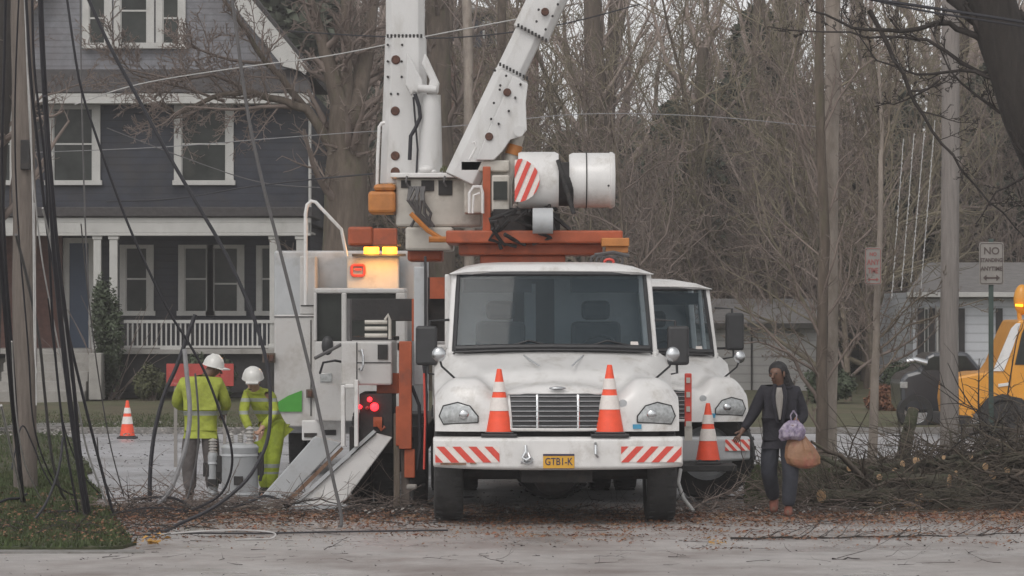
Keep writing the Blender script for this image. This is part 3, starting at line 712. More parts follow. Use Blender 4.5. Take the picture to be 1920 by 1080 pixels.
# turntable and cross frame in orange, winch gear on top
b = MB(); b.pbox(836, 432, 1168, 456, 38.3, 1.4); b.pbox(860, 456, 1130, 478, 38.5, 1.0); b.pbox(900, 478, 1060, 560, 38.6, .9); tf = b.build('turret_frame', M['orange'], ta, bevel=.02)
b = MB(); q = W(975, 0, 39.1); b.lathe([(.02, 2.6), (.42, 2.6), (.42, 2.9), (.36, 2.93), (.33, 3.25), (.02, 3.25)], (q.x, 39.1, 0)); b.build('turntable', M['dark'], tf, smooth=True)
b = MB(); b.pbox(1128, 446, 1180, 462, 38.0, .3); b.pbox(1136, 462, 1178, 474, 38.05, .2); b.build('cross_bar', M['orange2'], ta, bevel=.01)
b = MB()
rn = random.Random(5)
for k in range(5):
    c = W(1118 + k * 10, 486 + rn.uniform(-5, 5), 37.9); b.tube([c + Vector((.06 * math.cos(t * .8), 0, .05 * math.sin(t * .8))) for t in range(9)], .014, 6)
b.tube([W(1115, 478, 37.9), W(1150, 473, 37.9), W(1180, 480, 37.9)], .02, 6); b.build('hose_coil', M['cable_grey'], ta)
b = MB(); b.tube([W(1142 + 9 * math.cos(t * .7), 492 + 6 * math.sin(t * .7), 37.8) for t in range(10)], .016, 6); b.build('hose_end', M['redstripe'], ta)
b = MB()
for k in range(14):
    x0 = rn.uniform(920, 1040); y0 = rn.uniform(395, 440); p = W(x0, y0, 38.2)
    b.tube([p, p + Vector((rn.uniform(-.15, .15), .1, rn.uniform(-.15, .15))), p + Vector((rn.uniform(-.25, .25), .15, rn.uniform(-.3, .05)))], .022, 6)
b.pbox(925, 392, 985, 446, 38.6, .4); b.pbox(1000, 400, 1050, 446, 38.5, .5); b.build('winch', M['dark'], ta)
b = MB(); q = W(1016, 414, 38.1); b.lathe([(.02, -.1), (.14, -.1), (.14, .12), (.02, .12)], q, 'X', 24); b.build('winch_drum', M['paint_grey'], ta, smooth=True)
# stowed white drums with a chevron plate
q = W(1000, 335, 38.2)
b = MB(); b.lathe([(.02, -.2), (.3, -.2), (.31, -.17), (.31, .2), (.29, .24), (.02, .24)], W(1006, 338, 38.4), 'X', 36); dr = b.build('bucket', M['paint'], ta, smooth=True)
b = MB(); q = W(1108, 338, 38.5); b.lathe([(.02, -.24), (.28, -.24), (.3, -.2), (.3, .2), (.31, .205), (.31, .23), (.29, .26), (.02, .26)], q, 'X', 36); bu2 = b.build('bucket', M['paint'], ta, smooth=True)
b = MB(); b.lathe([(.305, -.012), (.312, -.012), (.312, .0), (.305, .0)], W(1100, 338, 38.5), 'X', 36); b.ball(W(1141, 348, 38.21), (.012, .012, .012)); b.build('bucket_seam', M['dark'], bu2)
b = MB(); b.lathe([(.02, -.11), (.24, -.11), (.24, .11), (.02, .11)], W(1056, 345, 38.45), 'X', 30)
for k in range(6): a = W(1046 + 4 * k, 300 + 14 * k, 38.1); b.tube([a, a + Vector((.06, -.03, -.18))], .025, 6)
b.build('bucket_hinge', M['dark'], ta)
b = MB(); c0 = (965, 342); arc = [(965 + 47 * math.cos(R(a)), 338 + 42 * math.sin(R(a))) for a in range(-75, 76, 15)]
b.ppoly([(965, 378), (965, 300)] + arc, 38.05, .01); cp = b.build('chevron_plate', M['whitestripe'], ta)
b = MB()
for k in range(-1, 5):
    x0 = 955 + k * 19
    poly = [(x0, 382), (x0 + 9, 382), (x0 + 45, 296), (x0 + 36, 296)]
    def clipd(poly):
        lim = [(965, 378), (965, 300)] + arc
        out = poly
        n = len(lim)
        cx = sum(p[0] for p in lim) / n; cy = sum(p[1] for p in lim) / n
        for i in range(n):
            (ax, ay), (bx, by) = lim[i], lim[(i + 1) % n]
            sg = (bx - ax) * (cy - ay) - (by - ay) * (cx - ax)
            if abs(sg) < 1e-6: continue
            f = lambda p: ((bx - ax) * (p[1] - ay) - (by - ay) * (p[0] - ax)) * (1 if sg > 0 else -1)
            nw = []
            for j in range(len(out)):
                p, q_ = out[j], out[(j + 1) % len(out)]; fp, fq = f(p), f(q_)
                if fp >= 0: nw.append(p)
                if (fp >= 0) != (fq >= 0):
                    t = fp / (fp - fq); nw.append((p[0] + (q_[0] - p[0]) * t, p[1] + (q_[1] - p[1]) * t))
            out = nw
            if len(out) < 3: return []
        return out
    pl2 = clipd(poly)
    if len(pl2) > 2: b.ppoly(pl2, 38.04, .006)
b.build('red_stripes', M['redstripe'], cp)
# leaning boom: box sections
def boom_section(parent, name, c0, c1, w0, w1, D0, D1, dep, m, ch=.28):
    """octagon-ish box beam between two photo-space centre points, real width from w0/w1"""
    a = W(*c0, D0); e = W(*c1, D1); ax = (e - a).normalized(); side = ax.cross(Vector((0, 1, 0))).normalized(); bk_ = side.cross(ax).normalized()
    if bk_.y < 0: bk_ = -bk_
    V0 = []
    for p, wd in ((a, w0 * D0 / F), (e, w1 * D1 / F)):
        h = wd / 2; c = dep * .18
        for u, v in ((-h, c), (-h + c, 0), (h - c, 0), (h, c), (h, dep), (-h, dep)): V0.append(p + side * u + bk_ * v)
    b = MB(); b.add(V0, [(0, 1, 2, 3, 4, 5), (11, 10, 9, 8, 7, 6)] + [(i, (i + 1) % 6, (i + 1) % 6 + 6, i + 6) for i in range(6)])
    return b.build(name, m, parent, bevel=.012), a, e, side, bk_, ax
bm1, a, e, sd_, bk_, ax_ = boom_section(ta, 'boom', (866, 337), (960, 139), 68, 66, 38.9, 38.9, .42, M['paint2'])
boom_section(ta, 'boom_extension', (942, 165), (996, 52), 54, 53, 38.95, 38.95, .36, M['paint2'])
boom_section(ta, 'boom_extension', (995, 62), (1067, -90), 71, 70, 38.92, 38.92, .4, M['paint2'])
b = MB(); b.ppoly([(962, 142), (990, 157), (986, 192), (988, 244), (976, 257), (957, 262), (942, 284), (926, 300), (892, 300), (924, 225)], 38.84, .05); b.ppoly([(962, 142), (990, 157), (986, 192), (988, 244), (976, 257), (957, 262), (942, 284), (926, 300), (892, 300), (924, 225)], 39.3, .05)
b.build('boom_gusset', M['paint2'], ta, bevel=.01)
b = MB(); b.tube([W(973, 246, 38.7), W(973, 246, 39.4)], .06, 16); b.build('pivot_pin', M['paint2'], ta, smooth=True)
b = MB(); b.tube([W(972, 252, 39.05), W(958, 300, 39.05), W(930, 420, 39.05)], .075, 14); cy = b.build('lift_cylinder', M['cream'], ta, smooth=True)
b = MB(); b.tube([W(966, 272, 39.04), W(961, 290, 39.04)], .088, 14); b.build('cylinder_gland', M['orange2'], cy, smooth=True)
def plugs(parent, pts, D, r=.045, m=None):
    for x, y in pts:
        c = W(x, y, D); b = MB(); b.lathe([(.001, -.012), (r * .8, -.012), (r, 0), (r, .02), (.001, .02)], c, 'Y', 18); b.build('access_plug', m or M['rust'], parent, smooth=True)
plugs(bm1, [(951, 173), (917, 256)], 38.82); 
b = MB()
for x, y in [(928, 132), (949, 142), (976, 158), (937, 168), (926, 193), (954, 208), (938, 160), (966, 183), (921, 223), (935, 232), (1006, 40), (1010, 18), (1023, 55), (1036, 30), (1046, 8)]:
    c = W(x, y, 38.8); b.lathe([(.001, -.01), (.014, -.006), (.014, .03)], c, 'Y', 8)
b.build('bolts', M['dark'], ta)
plugs(ta, [(1022, 22)], 38.86)
b = MB()
for k in range(9):
    t = k / 8; c = W(938 + 50 * t, 119 + 26 * t, 38.9); b.box(c - Vector((.012, .02, .03)), c + Vector((.012, 0, .01)))
b.build('wear_pads', M['dark'], ta)
b = MB()
for k in range(9): t = k / 8; c = W(972 + 52 * t, 46 + 28 * t, 38.9); b.box(c - Vector((.012, .02, .03)), c + Vector((.012, 0, .01)))
b.build('wear_pads', M['dark'], ta)
b = MB(); b.tube([W(885, 268, 38.7), W(891, 266, 38.7), W(893, 275, 38.7), W(880, 300, 38.7)], .014, 6); b.build('grab_rail', M['paint'], ta)
# boom pedestal
b = MB(); b.pbox(905, 312, 920, 470, 38.75, .12); b.build('pedestal_post', M['orange'], ta, bevel=.01)
b = MB(); b.pbox(870, 318, 960, 400, 39.0, .5); b.pbox(862, 300, 955, 322, 38.9, .6); b.pbox(922, 328, 955, 396, 38.7, .28); b.build('pedestal', M['cream'], ta, bevel=.02)
b = MB(); b.pbox(925, 340, 951, 375, 38.68, .02); b.build('pedestal_window', M['wglass'], ta)
b = MB(); b.tube([W(880, 400, 38.7), W(880, 362, 38.7), W(888, 350, 38.7), W(902, 350, 38.7), W(905, 362, 38.7), W(905, 400, 38.7)], .018, 6); b.tube([W(886, 400, 38.7), W(888, 366, 38.7), W(900, 362, 38.7)], .014, 6); b.build('hose_guard', M['paint'], ta)

def cone(name_label, loc, h, group=None, sc_base=1.0, bm='black'):
    t = thing('traffic_cone', name_label, 'traffic cone', loc, 0, group)
    r0, r1 = h * .2, h * .035; z = lambda f: .045 + (h - .045) * f; r = lambda f: r0 + (r1 - r0) * f
    b = MB(); s = h * .255 * sc_base; b.box((-s, -s, 0), (s, s, .03)); b.box((-s * .8, -s * .8, .03), (s * .8, s * .8, .05)); b.build('base', M[bm], t, world=False, bevel=.008)
    b = MB(); b.lathe([(r(0), .045), (r(1), h), (r(1) * .7, h + .004), (r(1) * .6, h - .02)], (0, 0, 0), 'Z', 32); b.build('cone_body', M['cone'], t, world=False, smooth=True)
    for f0, f1 in ((.34, .55), (.64, .80)):
        b = MB(); b.lathe([(r(f0) + .0005, z(f0)), (r(f0) + .005, z(f0)), (r(f1) + .005, z(f1)), (r(f1) + .0005, z(f1))], (0, 0, 0), 'Z', 32); b.build('reflective_band', M['whitestripe'], t, world=False, smooth=True)
    return t
q = W(936, 0, 34.35); cone('orange cone on the truck bumper near the left headlight, covering the grille left edge', (q.x, 34.36, .88), .66, 'cones on the truck bumper', 1.05)
q = W(1143, 0, 34.35); cone('orange cone on the truck bumper near the right headlight, covering the grille right edge', (q.x, 34.37, .88), .70, 'cones on the truck bumper', 1.05)
b = MB(); q = W(936, 0, 34.4)
q = W(240, 0, GD(822)); cone('orange cone with two white bands standing alone on the street before the lawn', (q.x, GD(822) - .1, .0), .63)
#PART3
# ------------------------------------------------------------------ derrick truck left of it, seen from its rear end
DB = 37.2
tb = thing('derrick_truck', 'utility derrick truck with upright white boom, orange jacks and red tail lights', 'truck', (W(720, 0, DB).x, DB, 0))
def pb(name, m, rects, D, dep, bevel=.01, parent=tb, **k):
    b = MB()
    for r in rects: b.pbox(*r, D, dep)
    return b.build(name, m, parent, bevel, **k)
pb('chassis', M['dark'], [(655, 800, 800, 850)], 37.5, 6)
for px in (678, 720): q = W(px, 0, 38.0); wheel(tb, (q.x - tb.location.x, 1.05, .5), .5, .23)
for px in (782,): q = W(px, 0, 38.0); wheel(tb, (q.x - tb.location.x, .75, .5), .5, .24)
pb('mud_flap', M['bark'], [(738, 775, 750, 972)], 37.15, .02)
pb('mud_flap', M['wood_pole'], [(752, 790, 768, 975)], 37.25, .03); pb('jack_leg', M['rubber'], [(768, 820, 776, 965)], 37.2, .05)
pb('rear_post', M['paint'], [(639, 722, 647, 838), (664, 712, 672, 838), (647, 720, 664, 728)], 37.2, .12)
bx_ = pb('rear_compartment', M['dark'], [(674, 738, 736, 836)], 37.35, 1.2)
def lampd(x, y, r, m, parent=bx_, D=37.3):
    b = MB(); b.lathe([(.001, -.03), (r * .8, -.025), (r, 0), (r, .03)], W(x, y, D), 'Y', 20); return b.build('tail_light', m, parent, smooth=True)
M['redlamp'] = mat('red_lamp_lit', (1, .02, .03), .3, .02, 5, emit=3.0)
M['redlamp2'] = mat('red_lens', (.35, .02, .02), .3, .1, 5)
M['amber'] = mat('amber_lamp_lit', (1, .4, .02), .3, .02, 5, emit=2.7)
lampd(702, 763, .045, M['redlamp']); lampd(693, 749, .026, M['redlamp']); lampd(675, 763, .022, M['redlamp']); lampd(688, 765, .02, M['redlamp2'])
b = MB(); b.pbox(700, 782, 716, 800, 37.3, .04); b.tube([W(704, 790, 37.25), W(716, 806, 37.25), W(722, 800, 37.25)], .02, 6); b.build('reflector', M['orange'], bx_)
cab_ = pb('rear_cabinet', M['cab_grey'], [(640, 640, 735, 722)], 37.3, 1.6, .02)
b = MB(); b.tube([W(674, 658, 37.28), W(679, 656, 37.2), W(681, 668, 37.2), W(681, 684, 37.2), W(678, 694, 37.2), W(674, 692, 37.28)], .014, 6); b.build('handle', M['chrome'], cab_)
pb('door_seam', M['dark'], [(670, 679, 733, 681), (668, 642, 670, 720)], 37.292, .01, 0, cab_)
pc = pb('placard', M['dark'], [(708, 646, 727, 674)], 37.28, .02, 0, cab_); pb('placard_face', M['orange2'], [(710, 649, 725, 660)], 37.27, .01, 0, pc); pb('placard_face', M['whitestripe'], [(711, 662, 724, 671)], 37.27, .01, 0, pc)
b = MB()
for y in (604, 616, 629): b.tube([W(684, y, 37.5), W(726, y, 37.5)], .022, 8); 
b.tube([W(722, 600, 37.4), W(728, 590, 37.4), W(731, 600, 37.4), W(731, 636, 37.4)], .018, 6); b.build('pipe_rack', M['cream'], tb, smooth=True)
pb('deck_frame', M['dark'], [(650, 560, 800, 602), (650, 632, 740, 640)], 38.6, 1.6)
b = MB(); b.tube([W(640, 646, 37.6), W(560 + 30, 672, 37.5)], .02, 6); b.tube([W(655, 560, 37.7), W(655, 640, 37.7)], .03, 6); b.build('rail', M['cable_grey'], tb)
# orange jacks
ok_ = pb('jack', M['orange'], [(748, 640, 772, 842), (742, 762, 750, 836)], 37.1, .16); pb('jack_foot', M['orange'], [(758, 842, 778, 896)], 37.14, .1, .01, ok_)
pb('jack_bracket', M['orange'], [(706, 700, 748, 738)], 37.5, .2); pb('jack_guide', M['orange'], [(772, 560, 788, 640)], 37.5, .2); pb('orange_locker', M['orange'], [(700, 428, 744, 460)], 37.5, .2)
pb('mast', M['paint_grey'], [(776, 500, 801, 722)], 37.4, .3)
pb('mast_edge', M['black'], [(795, 480, 800, 780)], 37.36, .04)
b = MB(); b.tube([W(772, 724, 37.15), W(786, 760, 37.2), W(788, 830, 37.2), W(782, 880, 37.2)], .02, 6); b.tube([W(792, 660, 37.1), W(800, 740, 37.1), W(797, 850, 37.2)], .016, 6); b.build('hydraulic_hose', M['cable'], tb)
b = MB(); b.tube([W(795, 700, 36.9), W(797, 790, 36.9), W(795, 880, 36.9)], .012, 6); b.build('red_rod', M['redstripe'], tb)
pb('hook_block', M['signface'], [(762, 908, 782, 918)], 37.0, .08, .02)
# console and turntable up behind
DC = 39.6
co = pb('control_console', M['cream'], [(742, 334, 905, 425), (760, 425, 850, 470)], DC, .8, .03)
pb('console_top', M['paint'], [(732, 324, 872, 333)], DC - .1, 1.0, .01, co)
[pb('console_opening', M['dark'], [q_], DC - .02, .05, .004, co) for q_ in ((752, 338, 770, 352), (790, 338, 814, 358), (822, 338, 848, 366))]
b = MB()
rn = random.Random(9)
for k in range(9):
    x = 768 + rn.uniform(0, 40); b.tube([W(x, 350, DC - .1), W(x + rn.uniform(-14, 8), 375, DC - .16), W(x + rn.uniform(-4, 18), 400, DC - .12), W(x + rn.uniform(0, 30), 425, DC - .08)], .017, 6)
for x in (763, 834): b.tube([W(x, 330, DC - .14), W(x - 2, 342, DC - .16), W(x + 3, 350, DC - .14)], .012, 5)
b.build('hose_bundle', M['cable_grey'], co)
b = MB(); b.ball(W(800, 318, DC), (.09, .08, .05)); b.ball(W(812, 322, DC), (.05, .06, .03)); b.build('spotlight', M['paint'], co, smooth=True)
b = MB()
for k in range(7): p = W(826 + k * 6, 322, DC); b.tube([p, p + Vector((rn.uniform(-.02, .02), 0, rn.uniform(.04, .1)))], .014, 6)
b.tube([W(845, 316, DC), W(858, 308, DC), W(868, 318, DC)], .02, 6); b.build('control_levers', M['olive'], co)
b = MB(); b.tube([W(770, 400, DC - .2), W(802, 432, DC - .2), W(828, 448, DC - .2)], .03, 6); b.tube([W(804, 449, DC - .25), W(846, 449, DC - .25)], .035, 6); b.build('brace', M['orange2'], tb)
pb('turntable_cover', M['orange2'], [(690, 358, 742, 400), (700, 345, 742, 358)], DC - .1, .6, .05)
pb('turret_base', M['orange'], [(652, 425, 700, 461)], DC + .2, .7, .03); pb('turret_beam', M['orange'], [(764, 455, 830, 490)], DC + .2, .7, .03)
pb('tool_tray', M['dark'], [(800, 520, 836, 640)], DC, .4)
b = MB(); b.pbox(806, 520, 836, 560, DC - .1, .1); b.build('tray_panel', M['orange'], tb)
# upright boom
DM = 40.0
bmu = boom_section(tb, 'boom', (756, 345), (760, 68), 88, 76, DM, DM, .45, M['paint2'])[0]
boom_section(tb, 'boom_extension', (759, 72), (759, -60), 72, 72, DM + .03, DM + .03, .38, M['paint2'])
plugs(bmu, [(742, 112), (741, 208), (741, 292), (741, 322)], DM - .01, .052)
b = MB()
for x, y in [(727, 84), (754, 84), (727, 115), (753, 115), (727, 144), (753, 144), (733, 176), (746, 176)]: b.lathe([(.001, -.01), (.014, -.006), (.014, .03)], W(x, y, DM - .005), 'Y', 8)
for k in range(10): c = W(727 + k * 7, 66, DM + .02); b.box(c - Vector((.012, .02, .03)), c + Vector((.012, 0, .01)))
b.build('bolts', M['dark'], bmu)
cyl_ = MB()
p0, p1 = W(809, 178, DM - .2), W(806, 345, DM - .2); cyl_.tube([p0, p1], [.105, .15], 20)
cy2 = cyl_.build('lift_cylinder', M['paint2'], tb, smooth=True)
b = MB()
b.ppoly([(762, 98), (771, 108), (792, 150), (794, 168), (786, 176), (776, 172), (771, 180), (760, 160)], DM - .3, .09)
b.ppoly([(797, 98), (803, 110), (824, 156), (822, 174), (813, 180), (800, 174), (806, 150), (790, 120)], DM - .3, .09)
b.build('boom_ear', M['paint2'], tb, bevel=.02)
b = MB(); b.tube([W(783, 165, DM - .33), W(818, 168, DM - .33)], .045, 12); b.build('pivot_pin', M['paint2'], tb, smooth=True)
b = MB(); b.tube([W(778, 176, DM - .28), W(786, 200, DM - .3), W(788, 220, DM - .3), W(778, 242, DM - .3), W(770, 255, DM - .3), W(768, 300, DM - .3)], .022, 8); b.tube([W(775, 182, DM - .25), W(783, 280, DM - .25), W(780, 340, DM - .25)], .012, 6); b.build('hose', M['cable'], tb)
b = MB(); b.tube([W(722, 230, DM - .1), W(716, 231, DM - .1), W(711, 238, DM - .1), W(708, 300, DM - .1), W(707, 355, DM - .1)], .02, 8); b.build('grab_rail', M['paint'], tb)
# deployed stabiliser legs
def leg(lab_top, pts, D, m, dep=.28):
    b = MB(); b.ppoly(pts, D, dep); return b.build('stabiliser_leg', m, tb, bevel=.012)
l1 = leg('', [(478, 944), (590, 818), (640, 830), (528, 946)], 38.1, M['paint_grey']); pb('leg_edge', M['cream'], [(0, 0, 1, 1)], 38, .01, 0, l1) if False else None
b = MB(); b.ppoly([(528, 946), (640, 838), (644, 842), (536, 950)], 38.0, .06); b.build('leg_flange', M['grime'], l1)
l2 = leg('', [(556, 946), (706, 812), (736, 820), (640, 948)], 37.3, M['paint'])
b = MB(); b.ppoly([(548, 944), (700, 806), (705, 810), (554, 948)], 37.25, .36); b.build('leg_flange', M['paint_grey'], l2)
b = MB(); b.ppoly([(470, 944), (550, 944), (556, 954), (466, 954)], 38.0, .45); b.build('leg_foot', M['paint_grey'], l1, bevel=.01)
b = MB(); b.ppoly([(548, 946), (650, 946), (656, 957), (542, 957)], 37.15, .5); b.build('leg_foot', M['paint_grey'], l2, bevel=.01)

# ------------------------------------------------------------------ box-bodied service truck further left, behind
DCt = 44.0
tc_ = thing('service_truck', 'pale box bodied truck with green panel and lit amber light bar behind the stabiliser legs', 'truck', (W(640, 0, DCt).x, DCt, 0))
def pc_(name, m, rects, D=DCt, dep=.1, bevel=.01, parent=tc_): return pb(name, m, rects, D, dep, bevel, parent)
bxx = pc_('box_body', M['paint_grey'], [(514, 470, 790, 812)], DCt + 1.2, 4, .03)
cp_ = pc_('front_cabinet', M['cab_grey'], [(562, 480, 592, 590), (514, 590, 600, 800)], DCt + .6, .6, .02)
pc_('cabinet_line', M['dark'], [(564, 572, 592, 574), (571, 492, 573, 570), (514, 593, 600, 595), (582, 600, 584, 780)], DCt + .59, .01, 0, cp_)
b = MB(); b.ppoly([(514, 772), (514, 758), (540, 742), (566, 732), (566, 772)], DCt + .57, .02); b.build('green_panel', M['green'], cp_)
for r in ((470 + 22, 662, 516, 680), (574, 730, 602, 746)): 
    f = pc_('marker_light', M['bark'], [r], DCt + .5, .06, .005); pc_('lens', M['rust'], [(r[0] + 3, r[1] + 3, r[0] + 11, r[3] - 3), (r[2] - 11, r[1] + 3, r[2] - 3, r[3] - 3)], DCt + .47, .03, .003, f)
bmp = pc_('rear_bumper', M['paint'], [(566, 788, 640, 826)], DCt + .3, .25, .015); pc_('step_plate', M['dark'], [(570, 812, 594, 820), (606, 806, 630, 816)], DCt + .28, .03, 0, bmp)
hd = pc_('head_board', M['cream'], [(650, 478, 748, 548)], DCt + .9, .2, .02)
# red emblem on the head board: rounded square outline with two bars
b = MB()
def rr(x0, y0, x1, y1, r, D): return [W(cx + r * math.cos(R(a)), cy + r * math.sin(R(a)), D) for cx, cy, a0 in ((x1 - r, y0 + r, -90), (x1 - r, y1 - r, 0), (x0 + r, y1 - r, 90), (x0 + r, y0 + r, 180)) for a in range(a0, a0 + 91, 30)]
lp = rr(659, 497, 683, 517, 5, DCt + .87); b.tube(lp + [lp[0]], .018, 6); b.pbox(665, 503, 678, 507, DCt + .86, .02); b.build('emblem', M['redstripe'], hd)
b = MB(); b.pbox(677, 458, 752, 462, DCt + .8, .2); b.pbox(660, 476, 760, 480, DCt + .75, .3); b.build('light_bar', M['black'], hd)
for x0, x1 in ((682, 710), (717, 744)):
    b = MB(); b.pbox(x0, 463, x1, 477, DCt + .76, .16); b.build('beacon_lamp', M['amber'], hd, bevel=.01)
for x_ in (696, 730):
    ld_ = bpy.data.lights.new('amber_light', 'POINT'); ld_.energy = 7; ld_.color = (1, .42, .05); ld_.shadow_soft_size = .06
    lo_ = bpy.data.objects.new('amber_light', ld_); C.objects.link(lo_); lo_.parent = hd; lo_.location = hd.parent.matrix_basis.inverted() @ W(x_, 470, DCt + .62)
cb = pc_('cab', M['cab_grey'], [(588, 548, 594, 640), (640, 548, 650, 660), (590, 640, 760, 790), (588, 540, 760, 550), (742, 548, 760, 660)], DCt, .9, .02)
pc_('windscreen', M['wglass'], [(594, 551, 640, 640), (650, 551, 742, 640)], DCt + .1, .02, .002, cb)
pc_('headlight', M['lamp'], [(600, 700, 622, 716)], DCt - .02, .04, .005, cb)
b = MB(); q = W(614, 648, DCt - .4); b.ball(q, (.075, .05, .12)); mr = b.build('mirror', M['black'], tc_, smooth=True)
b = MB(); b.tube([W(600, 700, DCt - .3), W(606, 680, DCt - .4), W(628, 676, DCt - .35), W(660, 682, DCt - .1)], .016, 6); b.build('mirror_arm', M['black'], mr)
b = MB(); b.tube([W(573, 572, DCt + .4), W(573, 400, DCt + .4), W(576, 384, DCt + .4), W(584, 377, DCt + .4), W(592, 379, DCt + .4), W(600, 388, DCt + .4), W(640, 430, DCt + .4), W(650, 480, DCt + .5)], .023, 8); b.build('ladder_rail', M['paint'], tc_, smooth=True)
b = MB()
for px in (560, 740): q = W(px, 0, 46); wheel(tc_, (q.x - tc_.location.x, 2.2, .47), .47, .25)

# ------------------------------------------------------------------ second cab truck on the right, wheels turned
TD2 = 38.6
td = thing('bucket_truck', 'white truck half hidden at right behind the main truck, grey bumper with small red stripes', 'truck', (W(1222, 0, TD2).x, TD2, 0), R(8))
td.matrix_basis = td.matrix_basis @ Matrix.Scale(.95, 4)
def tl(x, y, z): return (x, y, z)
root_children0 = set()
truck_front(td, (1.75, 2.2))
bd2 = bumper(td, M['paint_grey'], -1.1, 1.17, .46, .76)
stripes(bd2, .86, 1.15, .6, .73, -1, -.03, 3)
b = MB(); b.box((-.35, .4, .42), (.35, 1.9, .9)); b.box((-.9, 2, .5), (.9, 8, 1.0)); b.tube([(-1, 1.05, .5), (1, 1.05, .5)], .08, 8); b.build('chassis', M['dark'], td, world=False)
wheel(td, (.8, .68, .55), .55, .32, R(70)); wheel(td, (-1.0, 1.05, .5), .5, .3, R(60))
b = MB(); b.box((-1.1, 3.5, .9), (1.1, 9, 1.9)); b.build('body', M['paint'], td, world=False, bevel=.02)
b = MB(); b.box((-1.1, 4.0, 2.0), (.6, 4.1, 2.1)); b.box((-.3, 4.2, 1.9), (.35, 5.0, 2.75)); b.build('rack', M['dark'], td, world=False)
b = MB(); b.box((.74, .33, .98), (.8, .36, 1.03)); b.v = [v for v in b.v]; p0 = nose_pt(.68, .99, .02); b.v = [v + Vector((-.03, p0.y - .36, 0)) for v in b.v]; b.build('sticker', M['bluesticker'], td, world=False)
q = W(1327, 0, 38.35); cone('orange cone on the step of the right hand truck, between the two trucks', (q.x, 38.3, .442), .66, None, .8)
b = MB(); b.box((q.x - .3, 38.05, .37), (q.x + .3, 38.62, .44)); b.build('front_step', M['rubber'], td, bevel=.01)
b = MB(); b.tube([W(1276, 880, 36.6), W(1272, 905, 36.5), W(1282, 935, 36.4), W(1300, 958, 36.3)], .02, 8); b.build('pale_hose', M['cable_pale'], ta)
b = MB(); b.pbox(1284, 700, 1297, 800, 36.9, .06); tr_ = tag(b.build('warning_bar', M['redstripe'], None, .01), 'narrow red and white warning bar upright between the two white trucks', 'warning bar')
b = MB(); b.pbox(1286, 790, 1297, 800, 36.88, .02); b.pbox(1284, 800, 1298, 826, 36.9, .06)
for y in (708, 735, 762): b.pbox(1287, y, 1294, y + 10, 36.88, .02)
o = b.build('bar_base', M['cream'], tr_)

# ------------------------------------------------------------------ people
def limb(n, pts):                                   # helper returning nodes & edges appended to a list
    nodes, edges, par = n
    for p, r in pts:
        nodes.append((Vector(p), r)); edges.append((par, len(nodes) - 1)); par = len(nodes) - 1
    return par
def hand(nodes, edges, wr, wpos, d, side, curl=.5):
    """palm plus five separate curled fingers and a side thumb; d = direction of the hand"""
    d = Vector(d).normalized(); s = Vector(side).normalized(); nrm = d.cross(s).normalized()
    palm = Vector(wpos) + d * .045; nodes.append((palm, (.026, .017))); edges.append((wr, len(nodes) - 1)); pi = len(nodes) - 1
    kn = Vector(wpos) + d * .085; nodes.append((kn, (.03, .015))); edges.append((pi, len(nodes) - 1)); ki = len(nodes) - 1
    for k, L in enumerate((.066, .076, .07, .055)):
        o = s * (.028 - .0185 * k); p = kn + o; par = ki
        for j in range(3):
            dd = (d * math.cos(curl * (j + .4)) + nrm * math.sin(curl * (j + .4))).normalized(); p = p + dd * L / (2.2 + .4 * j)
            nodes.append((p, .0095 - .001 * j)); edges.append((par, len(nodes) - 1)); par = len(nodes) - 1
    p1 = palm + s * .035 + d * .01; nodes.append((p1, .012)); edges.append((pi, len(nodes) - 1)); a = len(nodes) - 1
    nodes.append((p1 + (d + s * .4).normalized() * .035, .0095)); edges.append((a, len(nodes) - 1))

